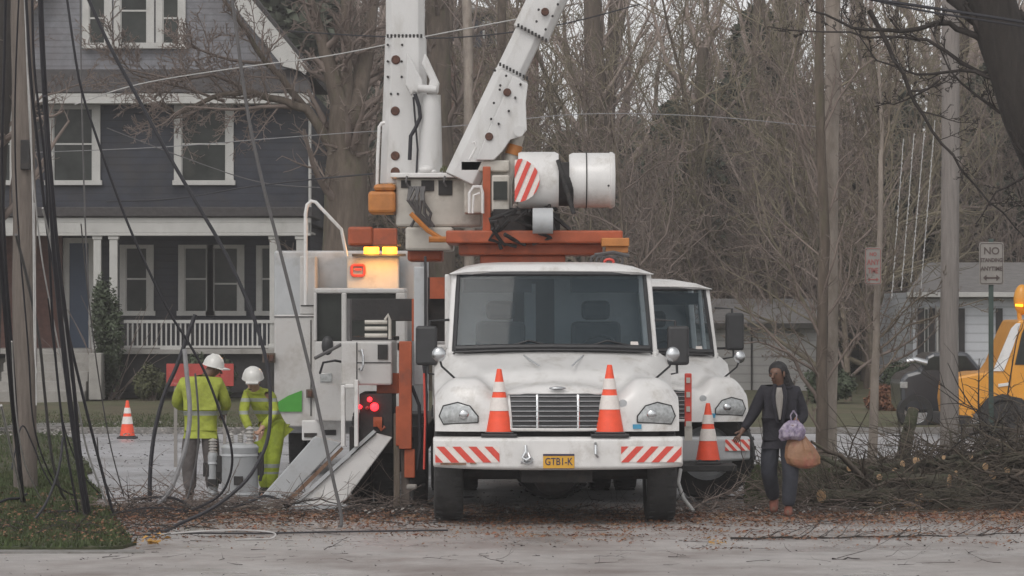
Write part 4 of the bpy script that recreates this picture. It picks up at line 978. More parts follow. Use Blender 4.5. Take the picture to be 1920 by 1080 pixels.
def person(root, J, skinm, topm, legm, bootm, top_name, fat=1.0, face=True, neckr=.055, lw=1.0):
    """J: joint positions in the root's space"""
    V3 = {k: Vector(v) for k, v in J.items()}
    n = []; e = []
    n.append((V3['pelvis'], (.11, .08))); n.append((V3['waist'], (.085, .06))); e.append((0, 1))
    n.append((V3['chest'], (.11, .07))); e.append((1, 2)); n.append((V3['neck'], .055)); e.append((2, 3))
    up = (V3['head'] - V3['neck']).normalized()
    n.append((V3['head'] - up * .05, (.068, .075))); e.append((3, 4)); n.append((V3['head'] + up * .03, (.075, .09))); e.append((4, 5)); n.append((V3['head'] + up * .09, (.055, .07))); e.append((5, 6))
    for s in ('l', 'r'):
        a = len(n); n.append((V3[s + 'sh'], .045)); e.append((2, a)); n.append((V3[s + 'el'], .036)); e.append((a, a + 1)); n.append((V3[s + 'wr'], .028)); e.append((a + 1, a + 2))
        dd = (V3[s + 'wr'] - V3[s + 'el']).normalized(); sd = Vector((1 if s == 'r' else -1, 0, 0)) - dd * dd.x * (1 if s == 'r' else -1)
        hd_ = V3.get(s + 'hd', dd); hand(n, e, a + 2, V3[s + 'wr'], hd_, sd if sd.length > .1 else Vector((0, 1, 0)))
        a = len(n); n.append((V3[s + 'hip'], .085)); e.append((0, a)); n.append((V3[s + 'kn'], .056)); e.append((a, a + 1)); n.append((V3[s + 'an'], .036)); e.append((a + 1, a + 2))
        n.append((V3[s + 'toe'], (.04, .03))); e.append((a + 2, a + 3))
    body = skin('body', n, e, skinm, root, 2)
    # clothes: their own skinned surfaces following the joints
    n = [(V3['pelvis'] + Vector((0, 0, .0)), (.165 * fat, .125)), (V3['waist'], (.155 * fat, .12)), (V3['chest'], (.19 * fat, .135)), (V3['chest'].lerp(V3['neck'], .75), (.1, .09)), (V3['neck'] + Vector((0, 0, .005)), (.068, .066))]; e = [(0, 1), (1, 2), (2, 3), (3, 4)]
    n.append((V3['pelvis'] + (V3['pelvis'] - V3['waist']).normalized() * .07, (.155 * fat, .12))); e.append((0, 5))
    for s in ('l', 'r'):
        a = len(n); n.append((V3[s + 'sh'], .08 * fat)); e.append((2, a)); n.append((V3[s + 'sh'].lerp(V3[s + 'el'], .5), .068 * fat)); e.append((a, a + 1)); n.append((V3[s + 'el'], .058 * fat)); e.append((a + 1, a + 2))
        n.append((V3[s + 'el'].lerp(V3[s + 'wr'], .5), .053)); e.append((a + 2, a + 3)); n.append((V3[s + 'wr'], .042)); e.append((a + 3, a + 4))
    top = skin(top_name, n, e, topm, root, 2)
    n = [(V3['pelvis'] + (V3['waist'] - V3['pelvis']).normalized() * .04, (.145, .11)), (V3['pelvis'], (.15, .115))]; e = [(0, 1)]
    for s in ('l', 'r'):
        a = len(n); n.append((V3[s + 'hip'], .115 * lw)); e.append((1, a)); n.append((V3[s + 'hip'].lerp(V3[s + 'kn'], .5), .1 * lw)); e.append((a, a + 1)); n.append((V3[s + 'kn'], .084 * lw)); e.append((a + 1, a + 2))
        n.append((V3[s + 'kn'].lerp(V3[s + 'an'], .5), .078 * lw)); e.append((a + 2, a + 3)); n.append((V3[s + 'an'] + Vector((0, 0, .02)), .064 * lw)); e.append((a + 3, a + 4))
    skin('trousers', n, e, legm, root, 2)
    for s in ('l', 'r'):
        an, to = V3[s + 'an'], V3[s + 'toe']
        heel = an - (to - an).normalized() * .04; heel.z = to.z
        skin('boot', [(an + Vector((0, 0, .05)), .05), (an, .05), (Vector((heel.x, heel.y, to.z + .01)), (.045, .045)), (to.lerp(an, .35) * 1.0, (.05, .042)), (to, (.042, .032))], [(0, 1), (1, 2), (1, 3), (3, 4)], bootm, root, 2)
    return body, top
def face(root, c, f, up, r=1.0):
    """eyes, nose, mouth, ears on a head centred c facing f"""
    c, f, up = Vector(c), Vector(f).normalized(), Vector(up); s = f.cross(up).normalized()
    for k in (-1, 1):
        b = MB(); b.ball(c + f * .078 + s * .03 * k + up * .01, .009, 8, 6); b.build('eye', M['hair'], root, world=False, smooth=True)
        b = MB(); b.ball(c + s * .078 * k - up * .005, (.014, .022, .032), 8, 6); b.build('ear', root.children[0].data.materials[0], root, world=False, smooth=True)
    b = MB(); b.tube([c + f * .088 + up * .012, c + f * .108 - up * .028, c + f * .09 - up * .034], [.008, .015, .008], 8); b.build('nose', root.children[0].data.materials[0], root, world=False, smooth=True)
    b = MB(); b.tube([c + f * .085 - up * .058 - s * .02, c + f * .095 - up * .057, c + f * .085 - up * .058 + s * .02], .006, 6); b.build('mouth', M['rust'], root, world=False, smooth=True)

# woman with the bags (walking towards the street corner, facing the camera, head turned to her right)
wd = 35.9; q = W(1462, 0, wd)
wo = thing('person', 'woman in dark open jacket and braids walking with bags, reddish boots, beside the right truck', 'person', (q.x, wd, 0))
Jw = dict(pelvis=(.0, 0, .86), waist=(.0, 0, 1.0), chest=(-.005, 0, 1.17), neck=(-.01, -.01, 1.36), head=(-.03, -.04, 1.46),
          lsh=(-.17, 0, 1.28), lel=(-.27, -.02, 1.06), lwr=(-.38, -.08, .90), rsh=(.17, 0, 1.27), rel=(.245, .0, 1.03), rwr=(.16, -.18, .96),
          lhip=(-.085, 0, .82), lkn=(-.115, -.02, .48), lan=(-.045, .2, .16), ltoe=(-.055, .08, .05), rhip=(.085, 0, .82), rkn=(.1, -.16, .48), ran=(.075, -.16, .09), rtoe=(.06, -.32, .05))
body, top = person(wo, Jw, M['skin'], M['jacket'], M['trouser'], M['boot'], 'jacket', 1.12, lw=1.08)
face(wo, (-.03, -.04, 1.47), (-.5, -.85, -.1), (0, 0, 1))
b = MB(); b.add([(-.055, -.128, 1.33), (.02, -.128, 1.33), (.03, -.155, 1.25), (.02, -.165, 1.15), (.0, -.158, 1.0), (-.02, -.158, 1.0), (-.05, -.165, 1.15), (-.065, -.155, 1.25)], [tuple(range(8))]); b.v += [v + Vector((0, .05, 0)) for v in b.v]
b.f += [[i_, (i_ + 1) % 8, (i_ + 1) % 8 + 8, i_ + 8] for i_ in range(8)] + [list(range(15, 7, -1))]; b.build('shirt', M['signface'], wo, world=False, bevel=.008)
for sg, x0 in ((-1, -.07), (1, .035)):
    b = MB(); b.tube([(x0 * .8, -.12, 1.36), (x0 + sg * .012, -.165, 1.25), (x0 + sg * .0, -.178, 1.12), (x0 * .5, -.165, .97)], [.02, .026, .02, .016], 8); b.build('lapel', M['jacket'], wo, world=False, smooth=True)
b = MB(); b.ball((-.015, .0, 1.5), (.1, .1, .1), 16, 10); b.ball((.05, .02, 1.42), (.06, .07, .12), 14, 8)
hair = b.build('hair', M['hair'], wo, world=False, smooth=True)
b = MB(); rn = random.Random(2)
for k in range(40):
    a = rn.uniform(-1.0, 2.6); p = Vector((-.02 + .075 * math.cos(a), .0 + .07 * math.sin(a), 1.5))
    b.tube([p, p + Vector((.03 + rn.uniform(0, .03), .03, -.1)), p + Vector((.06 + rn.uniform(0, .06), .02, -.2)), p + Vector((.07 + rn.uniform(0, .09), -.03, -.3 - rn.uniform(0, .06)))], [.018, .016, .015, .008], 6)
b.build('braids', M['hair'], wo, world=False, smooth=True)
def sack(name, label, c, prof, m, seed, cat='bag', drift=(0, 0)):
    """soft bag lofted from rings (height, half width, half depth), creased towards the gathered neck"""
    rn = random.Random(seed); t = thing(name, label, cat, c); b = MB(); n = 40; ph = [rn.uniform(0, 6.28) for _ in range(8)]; H = prof[-1][0]; q = []
    for i in range(len(prof) - 1):
        for k in range(4): u = k / 4; q.append([prof[i][j] + (prof[i + 1][j] - prof[i][j]) * u for j in range(3)])
    q.append(list(prof[-1])); vs = []
    for z, rx, ry in q:
        f = z / H
        for k in range(n):
            a = 2 * math.pi * k / n; cr = 1 + (.04 + .16 * f * f) * math.sin(9 * a + ph[0] + 2 * math.sin(4 * f)) + .06 * math.sin(3 * a + ph[1] + 5 * f) + .04 * math.sin(14 * a + ph[2])
            ca, sa = math.cos(a), math.sin(a); ca = math.copysign(abs(ca) ** .8, ca)
            vs.append((rx * ca * cr + drift[0] * f, ry * sa * cr, z + .012 * math.sin(2 * a + ph[3]) * (1 - f)))
    b.add(vs, [(i * n + k, i * n + (k + 1) % n, (i + 1) * n + (k + 1) % n, (i + 1) * n + k) for i in range(len(q) - 1) for k in range(n)] + [tuple(range(n))])
    b.build('bag_body', m, t, world=False, smooth=True)
    b = MB(); x = drift[0]
    for o in (-.02, .02): b.tube([(x + o, 0, H - .02), (x + o * 1.6, -.01, H + .05), (x, 0, H + .1)], .008, 6)
    b.build('handle', m, t, world=False, smooth=True); return t
hx = q.x
sack('shopping_bag', 'tan plastic bag with reddish bottom hanging from the woman at hip height', (hx + .22, wd - .2, .52), [(0, .12, .05), (.03, .165, .085), (.1, .175, .1), (.2, .14, .09), (.3, .085, .06), (.37, .035, .03), (.41, .05, .035)], M['bagbrown'], 4, drift=(-.07, 0))
sack('patterned_bag', 'small purple and white patterned bag held above the tan bag by the woman', (hx + .09, wd - .27, .8), [(0, .09, .04), (.03, .125, .07), (.1, .13, .075), (.16, .09, .05), (.2, .04, .03)], M['bagpattern'], 8, drift=(.03, 0))

# worker with white hard hat, back to the camera
wd1 = 38.9; q = W(378, 0, wd1)
w1 = thing('person', 'worker seen from behind in yellow high visibility jacket, white hard hat and grey trousers', 'person', (q.x, wd1, 0))
M['hivis'] = hivis_mat('hivis_jacket', [(.98, .025)])
J1 = dict(pelvis=(-.01, 0, .86), waist=(-.01, 0, 1.0), chest=(-.01, -.0, 1.2), neck=(.04, .05, 1.38), head=(.12, .09, 1.46),
          lsh=(-.2, 0, 1.3), lel=(-.29, .08, 1.09), lwr=(-.2, .3, 1.0), rsh=(.19, 0, 1.3), rel=(.27, .06, 1.07), rwr=(.22, .28, .98),
          lhip=(-.1, 0, .82), lkn=(-.14, .0, .46), lan=(-.13, .02, .1), ltoe=(-.15, .15, .05), rhip=(.09, 0, .82), rkn=(.11, .0, .46), ran=(.12, .02, .1), rtoe=(.15, .15, .05))
person(w1, J1, M['skin'], M['hivis'], M['trouser2'], M['dark'], 'jacket', 1.15, lw=1.12)
face(w1, (.12, .09, 1.47), (.85, .5, -.25), (0, 0, 1))
b = MB(); k = Matrix.Translation((.125, .09, 1.50)) @ Matrix.Rotation(R(-28), 4, 'Z') @ Matrix.Rotation(R(14), 4, 'Y')
b.lathe([(.118, 0), (.125, .0), (.118, .02), (.112, .05), (.09, .095), (.05, .125), (.001, .135)], (0, 0, 0), 'Z', 28)
b.tube([(-.11, 0, .06), (-.04, 0, .125), (.04, 0, .13), (.1, 0, .07)], .012, 6); b.box((.08, -.075, -.004), (.175, .075, .008))
b.v = [k @ v for v in b.v]; b.build('hard_hat', M['hardhat'], w1, world=False, smooth=True)
b = MB(); b.lathe([(.1, 0), (.105, .03), (.09, .06)], (.03, .04, 1.32), 'Z', 20); b.build('hood', M['bagpattern'], w1, world=False, smooth=True)
# the second worker bends beside the transformer
wd2 = 39.3; q = W(500, 0, wd2)
w2 = thing('person', 'worker in bright yellow green high visibility suit stooping beside the grey transformer', 'person', (q.x, wd2, 0))
M['hivis2'] = hivis_mat('hivis_suit', [(.38, .022), (.3, .012)], (.38, .46, .05))
M['hivis3'] = hivis_mat('hivis_coat', [(1.12, .02), (.98, .02)], (.36, .41, .05))
J2 = dict(pelvis=(.06, .08, .84), waist=(.01, .02, .97), chest=(-.07, -.08, 1.11), neck=(-.12, -.17, 1.25), head=(-.14, -.25, 1.33),
          lsh=(-.21, -.1, 1.19), lel=(-.25, -.2, .97), lwr=(-.17, -.3, .8), rsh=(.06, -.1, 1.17), rel=(.1, -.22, .95), rwr=(-.02, -.34, .82),
          lhip=(-.02, 0, .82), lkn=(-.04, -.03, .46), lan=(-.02, .05, .1), ltoe=(-.06, -.08, .05), rhip=(.12, 0, .82), rkn=(.08, -.06, .46), ran=(.04, .04, .1), rtoe=(.02, -.1, .05))
person(w2, J2, M['skin2'], M['hivis3'], M['hivis2'], M['dark'], 'jacket', .95)
face(w2, (-.14, -.25, 1.34), (-.3, -.8, -.5), (0, -.3, .95))
b = MB(); b.lathe([(.118, 0), (.125, .0), (.118, .02), (.112, .05), (.09, .095), (.05, .125), (.001, .135)], (0, 0, 0), 'Z', 28); b.box((-.07, -.165, -.004), (.07, -.08, .008)); k = Matrix.Translation((-.135, -.25, 1.365)) @ Matrix.Rotation(R(22), 4, 'X'); b.v = [k @ v for v in b.v]; b.build('hard_hat', M['hardhat'], w2, world=False, smooth=True)
skin('belt', [(Vector((-.07, .08, .86)), (.06, .1)), (Vector((.06, .08, .85)), (.15, .13)), (Vector((.19, .08, .83)), (.06, .1))], [(0, 1), (1, 2)], M['dark'], w2, 1)
# third worker between the trucks
wd3 = 40.6; q = W(1268, 0, wd3)
w3 = thing('person', 'worker in yellow green vest mostly hidden between the bucket truck and the right hand truck', 'person', (q.x - .02, wd3, 0))
J3 = {k: (v[0], v[1], v[2]) for k, v in J1.items()}; J3['head'] = (.02, .03, 1.47); J3['neck'] = (.01, .02, 1.38)
person(w3, J3, M['skin2'], M['hivis3'], M['trouser2'], M['dark'], 'vest', 1.0)
b = MB(); b.lathe([(.118, 0), (.125, .0), (.118, .02), (.112, .05), (.09, .095), (.05, .125), (.001, .135)], (.02, .03, 1.5), 'Z', 28); b.build('hard_hat', M['dark'], w3, world=False, smooth=True)

# ------------------------------------------------------------------ transformers on the ground
def transformer(label, px, D, r, h, bush, group=None):
    c = W(px, 0, D); t = thing('transformer', label, 'transformer', (c.x, D, 0), 0, group)
    b = MB(); b.lathe([(.001, .03), (r * .96, .03), (r, .06), (r, h - .03), (r * 1.03, h - .02), (r * 1.03, h), (r * .9, h + .03), (.001, h + .05)], (0, 0, 0), 'Z', 36)
    for z in (.1, h - .1): b.lathe([(r + .001, z), (r + .012, z + .005), (r + .001, z + .03)], (0, 0, 0), 'Z', 36)
    b.build('tank', M['transformer'], t, world=False, smooth=True)
    for bx, by, bh, br in bush:
        b = MB(); prof = [(br * .6, 0)]; n = 5
        for k in range(n): z = bh * (k + .2) / n; prof += [(br * .62, z), (br, z + bh * .05), (br * .62, z + bh * .14)]
        prof += [(br * .4, bh), (.001, bh + .01)]
        b.lathe(prof, (bx, by, h + .02), 'Z', 18); b.build('bushing', M['porcelain'], t, world=False, smooth=True)
    b = MB(); b.box((-.05, -r - .05, h * .35), (.05, -r + .01, h * .5)); b.box((-r - .05, -.04, h * .55), (-r + .02, .04, h * .85)); b.box((r - .02, -.04, h * .5), (r + .06, .04, h * .9)); b.tube([(r + .04, -.03, h * .92), (r + .05, -.03, h * .6), (r + .02, -.03, h * .4)], .02, 6); b.build('bracket', M['dark'], t, world=False, bevel=.006)
    return t
transformer('grey cylindrical pole transformer standing on the ground in front of the stooping worker', 450, 38.45, .2, .62, [(-.1, .02, .13, .04), (.11, -.02, .2, .05), (.0, .08, .12, .04)])
b_ = transformer('narrow grey surge cylinder with porcelain top next to the standing worker legs', 399, 38.7, .055, .52, [(0, 0, .16, .05)])
# red board behind the workers
rb = thing('sign_board', 'weathered red and white board on thin legs behind the hard hat worker', 'sign', (W(375, 0, 44).x, 44, 0))
b = MB(); b.pbox(312, 682, 438, 724, 44, .03); b.build('board', M['redsign'], rb, bevel=.004)
b = MB(); b.pbox(326, 724, 332, 876, 44.03, .04); b.pbox(418, 724, 424, 876, 44.03, .04); b.build('leg', M['signface'], rb)

# ------------------------------------------------------------------ orange pickup, dark car at the right
yd = 58.0
ye = thing('work_pickup', 'yellow orange work pickup partly behind the brush pile at the right edge', 'truck', (W(1890, 0, yd).x, yd, 0))
def y2(pp, name, m, D=yd, dep=1.9, bevel=.04, par=ye, sm=False): b = MB(); b.ppoly(pp, D, dep); return b.build(name, m, par, bevel, smooth=sm)
bo = y2([(1786, 722), (1795, 706), (1835, 699), (1864, 698), (1876, 680), (1898, 624), (1910, 600), (2010, 598), (2020, 690), (2230, 692), (2232, 792), (1955, 796), (1940, 778), (1918, 752), (1880, 742), (1848, 752), (1826, 778), (1820, 796), (1788, 790), (1783, 750)], 'body', M['yellow'])
y2([(1903, 684), (1916, 626), (1922, 612), (1960, 611), (1962, 684)], 'side_window', M['wglass'], yd - .02, .03, .01)
y2([(1970, 684), (1970, 611), (2004, 611), (2010, 684)], 'side_window', M['wglass'], yd - .02, .03, .01)
y2([(1862, 696), (1896, 616), (1906, 606), (1914, 606), (1900, 650), (1882, 696)], 'pillar_trim', M['paint'], yd - .03, .05, .006)
y2([(1872, 720), (1893, 717), (1893, 723), (1872, 726)], 'marker', M['hardhat'], yd - .03, .04, .006)
y2([(1783, 728), (1792, 726), (1792, 752), (1783, 752)], 'headlight', M['lamp'], yd - .02, .3, .02)
y2([(1776, 776), (1822, 780), (1822, 800), (1776, 798)], 'bumper', M['dark'], yd - .05, 2.0, .03)
for px in (1882, 2170):
    c = W(px, 0, yd + .1); b = MB(); r = .42
    b.lathe([(.24, -.11), (.38, -.12), (r, -.06), (r, .06), (.38, .12), (.24, .11)], (c.x, yd + .12, r), 'Y', 36); wz = b.build('wheel', M['rubber'], ye, smooth=True)
    b = MB(); b.lathe([(.001, -.05), (.08, -.08), (.2, -.04), (.245, -.1)], (c.x, yd + .12, r), 'Y', 28); b.build('rim', M['dark'], wz, smooth=True)
b = MB(); b.tube([W(1912, 600, yd + .9), W(1910, 570, yd + .9)], .04, 8); b.ball(W(1916, 562, yd + .9), (.14, .12, .26), 16, 10); bc = b.build('beacon', M['yellow'], ye, smooth=True)
b = MB(); b.tube([W(1904, 572, yd + .76), W(1918, 573, yd + .76)], .02, 6); b.build('beacon_lamp', M['amber'], bc)  # emissive tube imitates a bright glint on the beacon
dc = thing('parked_car', 'dark car parked behind the round utility pole, left of the yellow pickup', 'car', (W(1740, 0, 62).x, 62, 0))
dd = 62.0
b = MB(); b.ppoly([(1690, 760), (1688, 712), (1700, 700), (1722, 694), (1738, 668), (1750, 662), (1815, 660), (1840, 690), (1850, 760), (1836, 775), (1700, 775)], dd, 1.7); b.build('body', M['darkcar'], dc, bevel=.07, smooth=False)
b = MB(); b.ppoly([(1730, 694), (1743, 672), (1752, 668), (1808, 667), (1826, 692)], dd - .02, .03); b.build('side_window', M['wglass'], dc)
b = MB(); b.pbox(1688, 716, 1702, 728, dd - .03, .1); b.build('headlight', M['lamp'], dc, bevel=.01); b = MB(); b.tube([W(1700, 678, dd - .1), W(1716, 675, dd - .1), W(1738, 681, dd - .1)], .06, 10); b.build('mirror', M['chrome'], dc, smooth=True)  # bright chrome tube stands in for a highlight on the car body
for px in (1716, 1822):
    c = W(px, 0, dd + .1); b = MB(); r = .33; b.lathe([(.2, -.1), (.3, -.11), (r, -.05), (r, .05), (.3, .11)], (c.x, dd + .1, r), 'Y', 30); wz = b.build('wheel', M['rubber'], dc, smooth=True); b = MB(); b.lathe([(.001, -.05), (.2, -.06), (.21, -.1)], (c.x, dd + .1, r), 'Y', 24); b.build('rim', M['chrome'], wz, smooth=True)

# ------------------------------------------------------------------ poles and signs
def pole(name, label, x0, y0, x1, y1, D, r0, r1, m, cat='pole', n=18):
    a = W(x0, y0, D); a.z = max(a.z, 0) if False else 0; e = W(x1, y1, D); rn = random.Random(int(x0))
    t = thing(name, label, cat, (a.x, D, 0)); b = MB(); pts = []
    for k in range(9):
        u = k / 8; pts.append(a.lerp(e, u) + Vector((rn.uniform(-.012, .012), 0, 0)))
    b.tube(pts, [r0 + (r1 - r0) * k / 8 for k in range(9)], n); b.build('shaft', m, t, smooth=True); return t
pole('utility_pole', 'tall grey round utility pole behind the brush pile on the right', 1779, 870, 1784, -90, 46, .125, .115, M['wood_grey'])
p_ = pole('utility_pole', 'straight pale wooden utility pole with a rough branchy tree growing against it', 1555, 885, 1562, -90, 45.5, .105, .095, M['bark_pale'])
p1_ = pole('utility_pole', 'brown weathered utility pole at the left edge behind hanging cables', 48, 930, 42, -90, 41, .14, .135, M['wood_pole'])
b = MB(); b.pbox(38, 262, 56, 318, 40.8, .12); b.build('junction_box', M['dark'], p1_, bevel=.01)
def sign(label, px, y0, y1, pw, D, lines, post_m, red=False, cat='street sign'):
    t = thing('street_sign', label, cat, (W(px, 0, D).x, D, .05)); x0, x1 = px - pw / 2, px + pw / 2
    if post_m: b = MB(); b.box((W(px, 0, D).x - .03, D + .02, .05), (W(px, 0, D).x + .03, D + .06, W(px, y0 - 6, D).z)); b.build('post', post_m, t, bevel=.004)
    pts = []; r = 4
    for cx, cy, a0 in ((x1 - r, y0 + r, -90), (x1 - r, y1 - r, 0), (x0 + r, y1 - r, 90), (x0 + r, y0 + r, 180)):
        for a in range(a0, a0 + 91, 30): pts.append((cx + r * math.cos(R(a)), cy + r * math.sin(R(a))))
    b = MB(); b.ppoly(pts, D, .008); pn = b.build('panel', M['signface'], t)
    tm = M['signpink'] if red else M['signtext']
    b = MB(); lp = [W(480 * 0 + (px + (x - px) * .9), (y0 + y1) / 2 + (y - (y0 + y1) / 2) * .94, D - .004) for x, y in pts]; b.tube(lp + [lp[0]], .004, 4); b.build('border', tm, pn)
    for s, yy, hpx, sx in lines:
        if s == '<->':
            c = W(px, yy, D - .004); L = pw * .33 * D / F; h = hpx * .5 * D / F
            b = MB(); b.box((c.x - L * .7, D - .006, c.z - h * .28), (c.x + L * .7, D - .003, c.z + h * .28))
            for sg in (-1, 1): b.prism([(c.x + sg * L * .6, D - .006, c.z + h), (c.x + sg * L * 1.05, D - .006, c.z), (c.x + sg * L * .6, D - .006, c.z - h)], (0, .003, 0))
            b.build('arrow', tm, pn)
        else: c = W(px, yy, D); text_mesh('lettering', s, hpx * 1.35 * D / F, tm, pn, (c.x, D - .004, c.z), .002, sx, bold=.002)
    return t
sign('grey rectangular parking sign reading NO STANDING ANYTIME with a double arrow on a green post', 1859, 454, 534, 46, 44.5, [('NO', 471, 14, 1.0), ('STANDING', 488, 7.5, .82), ('ANYTIME', 504, 8, .9), ('<->', 521, 12, 1)], M['signpost'])
sign('pale parking sign with red lettering reading ANY TIME beside the thin young tree trunk', 1637, 464, 534, 31, 45.5, [('NO', 477, 7, .9), ('ANY', 492, 11, .75), ('TIME', 508, 11, .62), ('<->', 524, 8, 1)], None, red=True)
#PART4
# ------------------------------------------------------------------ bare trees
class Tubes:
    def __init__(s): s.v = []; s.f = []
    def add(s, pts, rr, n):
        k0 = len(s.v); up = None
        for i, p in enumerate(pts):
            t = (pts[min(i + 1, len(pts) - 1)] - pts[max(i - 1, 0)]).normalized()
            if up is None: up = t.orthogonal().normalized()
            up = up - t * up.dot(t); up = up.normalized() if up.length > 1e-6 else t.orthogonal().normalized()
            q = t.cross(up)
            for j in range(n):
                a = 2 * math.pi * j / n; s.v.append(p + (up * math.cos(a) + q * math.sin(a)) * rr[i])
        for i in range(len(pts) - 1):
            for j in range(n):
                a = k0 + i * n + j; b_ = k0 + i * n + (j + 1) % n; s.f.append((a, b_, b_ + n, a + n))
    def mesh(s, name, m):
        me = bpy.data.meshes.new(name); me.from_pydata([tuple(v) for v in s.v], [], s.f); me.update(); me.materials.append(m)
        me.polygons.foreach_set('use_smooth', [True] * len(me.polygons)); return me
def rdir(d, ang, rnd):
    o = d.orthogonal().normalized(); o.rotate(Matrix.Rotation(rnd.uniform(0, 6.283), 3, d))
    return (d * math.cos(ang) + o * math.sin(ang)).normalized()
def wander(p, d, L, n, jit, rnd, up=0.0):
    pts = [p.copy()]
    for k in range(n):
        d = (d + Vector((rnd.gauss(0, jit), rnd.gauss(0, jit), rnd.gauss(0, jit) + up))).normalized(); p = p + d * (L / n); pts.append(p.copy())
    return pts
def grow(T, pts, rr, lev, cfg, rnd):
    """T: (trunk tubes, crown tubes)"""
    (T[0] if lev == 0 else T[1]).add(pts, rr, (9, 5, 4, 3, 3)[lev])
    if lev >= cfg['lev']: return
    L = sum((pts[i + 1] - pts[i]).length for i in range(len(pts) - 1)); nc = cfg['n'][lev]; t0 = cfg['t0'] if lev == 0 else .12
    for k in range(nc):
        t = t0 + (1 - t0) * (k + rnd.random()) / nc; x = t * (len(pts) - 1); i = min(int(x), len(pts) - 2); f = x - i
        p = pts[i].lerp(pts[i + 1], f); d = (pts[i + 1] - pts[i]).normalized(); r = rr[i] + (rr[i + 1] - rr[i]) * f
        dd = rdir(d, R(rnd.uniform(*cfg['ang'])), rnd); dd.z += cfg['up']; dd.normalize()
        l2 = L * cfg['lf'][lev] * (1 - .45 * t) * rnd.uniform(.6, 1.3)
        r2 = max(cfg['rmin'], min(r * .62, r * rnd.uniform(.35, .7))); n = (6, 5, 4, 3)[lev]
        q = wander(p, dd, l2, n, cfg['jit'], rnd, cfg['trop'])
        grow(T, q, [max(cfg['rmin'] * .7, r2 * (1 - .75 * j / n)) for j in range(n + 1)], lev + 1, cfg, rnd)
BASE = dict(lev=3, n=(15, 8, 7), t0=.18, ang=(30, 70), up=.12, lf=(.42, .5, .45), jit=.13, trop=.04, rmin=.011)
def tree_meshes(seed, H, r, tm, cm, lean=0, **kw):
    cfg = dict(BASE); cfg.update(kw); rnd = random.Random(seed); T = (Tubes(), Tubes())
    n = 9; pts = wander(Vector((0, 0, -.1)), Vector((lean, 0, 1)).normalized(), H, n, .045, rnd, .03)
    grow(T, pts, [r * (1 - .8 * j / n) * (1.25 if j == 0 else 1) for j in range(n + 1)], 0, cfg, rnd)
    return T[0].mesh('trunk', tm), T[1].mesh('crown', cm)
def put_tree(ms, label, loc, rz=0, s=1, group=None, name='bare_tree'):
    t = thing(name, label, 'tree', loc, 0, group); t.matrix_basis = Matrix.Translation(Vector(loc)) @ Matrix.Rotation(rz, 4, 'Z') @ Matrix.Scale(s, 4)
    for me in ms: o = bpy.data.objects.new(me.name.split('.')[0], me); C.objects.link(o); o.parent = t
    return t
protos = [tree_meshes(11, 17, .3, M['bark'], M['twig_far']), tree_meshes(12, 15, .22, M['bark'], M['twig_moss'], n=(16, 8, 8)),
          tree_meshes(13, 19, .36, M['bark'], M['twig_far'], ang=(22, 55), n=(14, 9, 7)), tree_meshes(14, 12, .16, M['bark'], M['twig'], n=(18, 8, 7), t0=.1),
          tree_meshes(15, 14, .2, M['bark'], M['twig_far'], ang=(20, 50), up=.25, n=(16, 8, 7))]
rnd = random.Random(21)
FG = 'bare trees crowding the wood behind the street'
for i in range(36):
    D = rnd.uniform(92, 150); px = 560 + (i * 1480 / 36 + rnd.uniform(-20, 20)) if i % 4 else rnd.uniform(-100, 640)
    if i % 4 == 0: D = rnd.uniform(102, 150)
    put_tree(protos[rnd.randrange(5)], 'bare grey brown tree among the many that crowd the wood behind the street', (W(px, 0, D).x, D, .25), rnd.uniform(0, 6.28), rnd.uniform(.75, 1.15), FG)
# low leafless thicket trees nearer, filling the middle
th = [tree_meshes(31, 6.5, .07, M['twig_tan'], M['twig'], n=(20, 8, 6), t0=.03, rmin=.009, jit=.18, up=.3, lf=(.55, .5, .45)),
      tree_meshes(32, 5, .06, M['twig_tan'], M['twig'], n=(22, 7, 6), t0=.03, rmin=.009, jit=.22, ang=(30, 80), lf=(.6, .5, .45)),
      tree_meshes(33, 8, .09, M['bark'], M['twig_moss'], n=(20, 8, 6), t0=.06, rmin=.009, jit=.15, lf=(.5, .5, .45))]
for i in range(34):
    D = rnd.uniform(74, 98); px = 1090 + i * 25 + rnd.uniform(-15, 15)
    if px > 1700: D = rnd.uniform(88, 100)
    if 1240 < px < 1540: D = rnd.uniform(86, 98)
    put_tree(th[rnd.randrange(3)], 'slender leafless tree in the thicket beyond the street at right', (W(px, 0, D).x, D, .22), rnd.uniform(0, 6.28), rnd.uniform(.8, 1.35), 'slender thicket trees beyond the street')
for i in range(6):
    D = rnd.uniform(88, 98); px = 600 + i * 70 + rnd.uniform(-15, 15)
    put_tree(th[rnd.randrange(3)], 'slender leafless tree in the dim gap between the house and the booms', (W(px, 0, D).x, D, .22), rnd.uniform(0, 6.28), rnd.uniform(.9, 1.4), 'slender trees between house and booms')

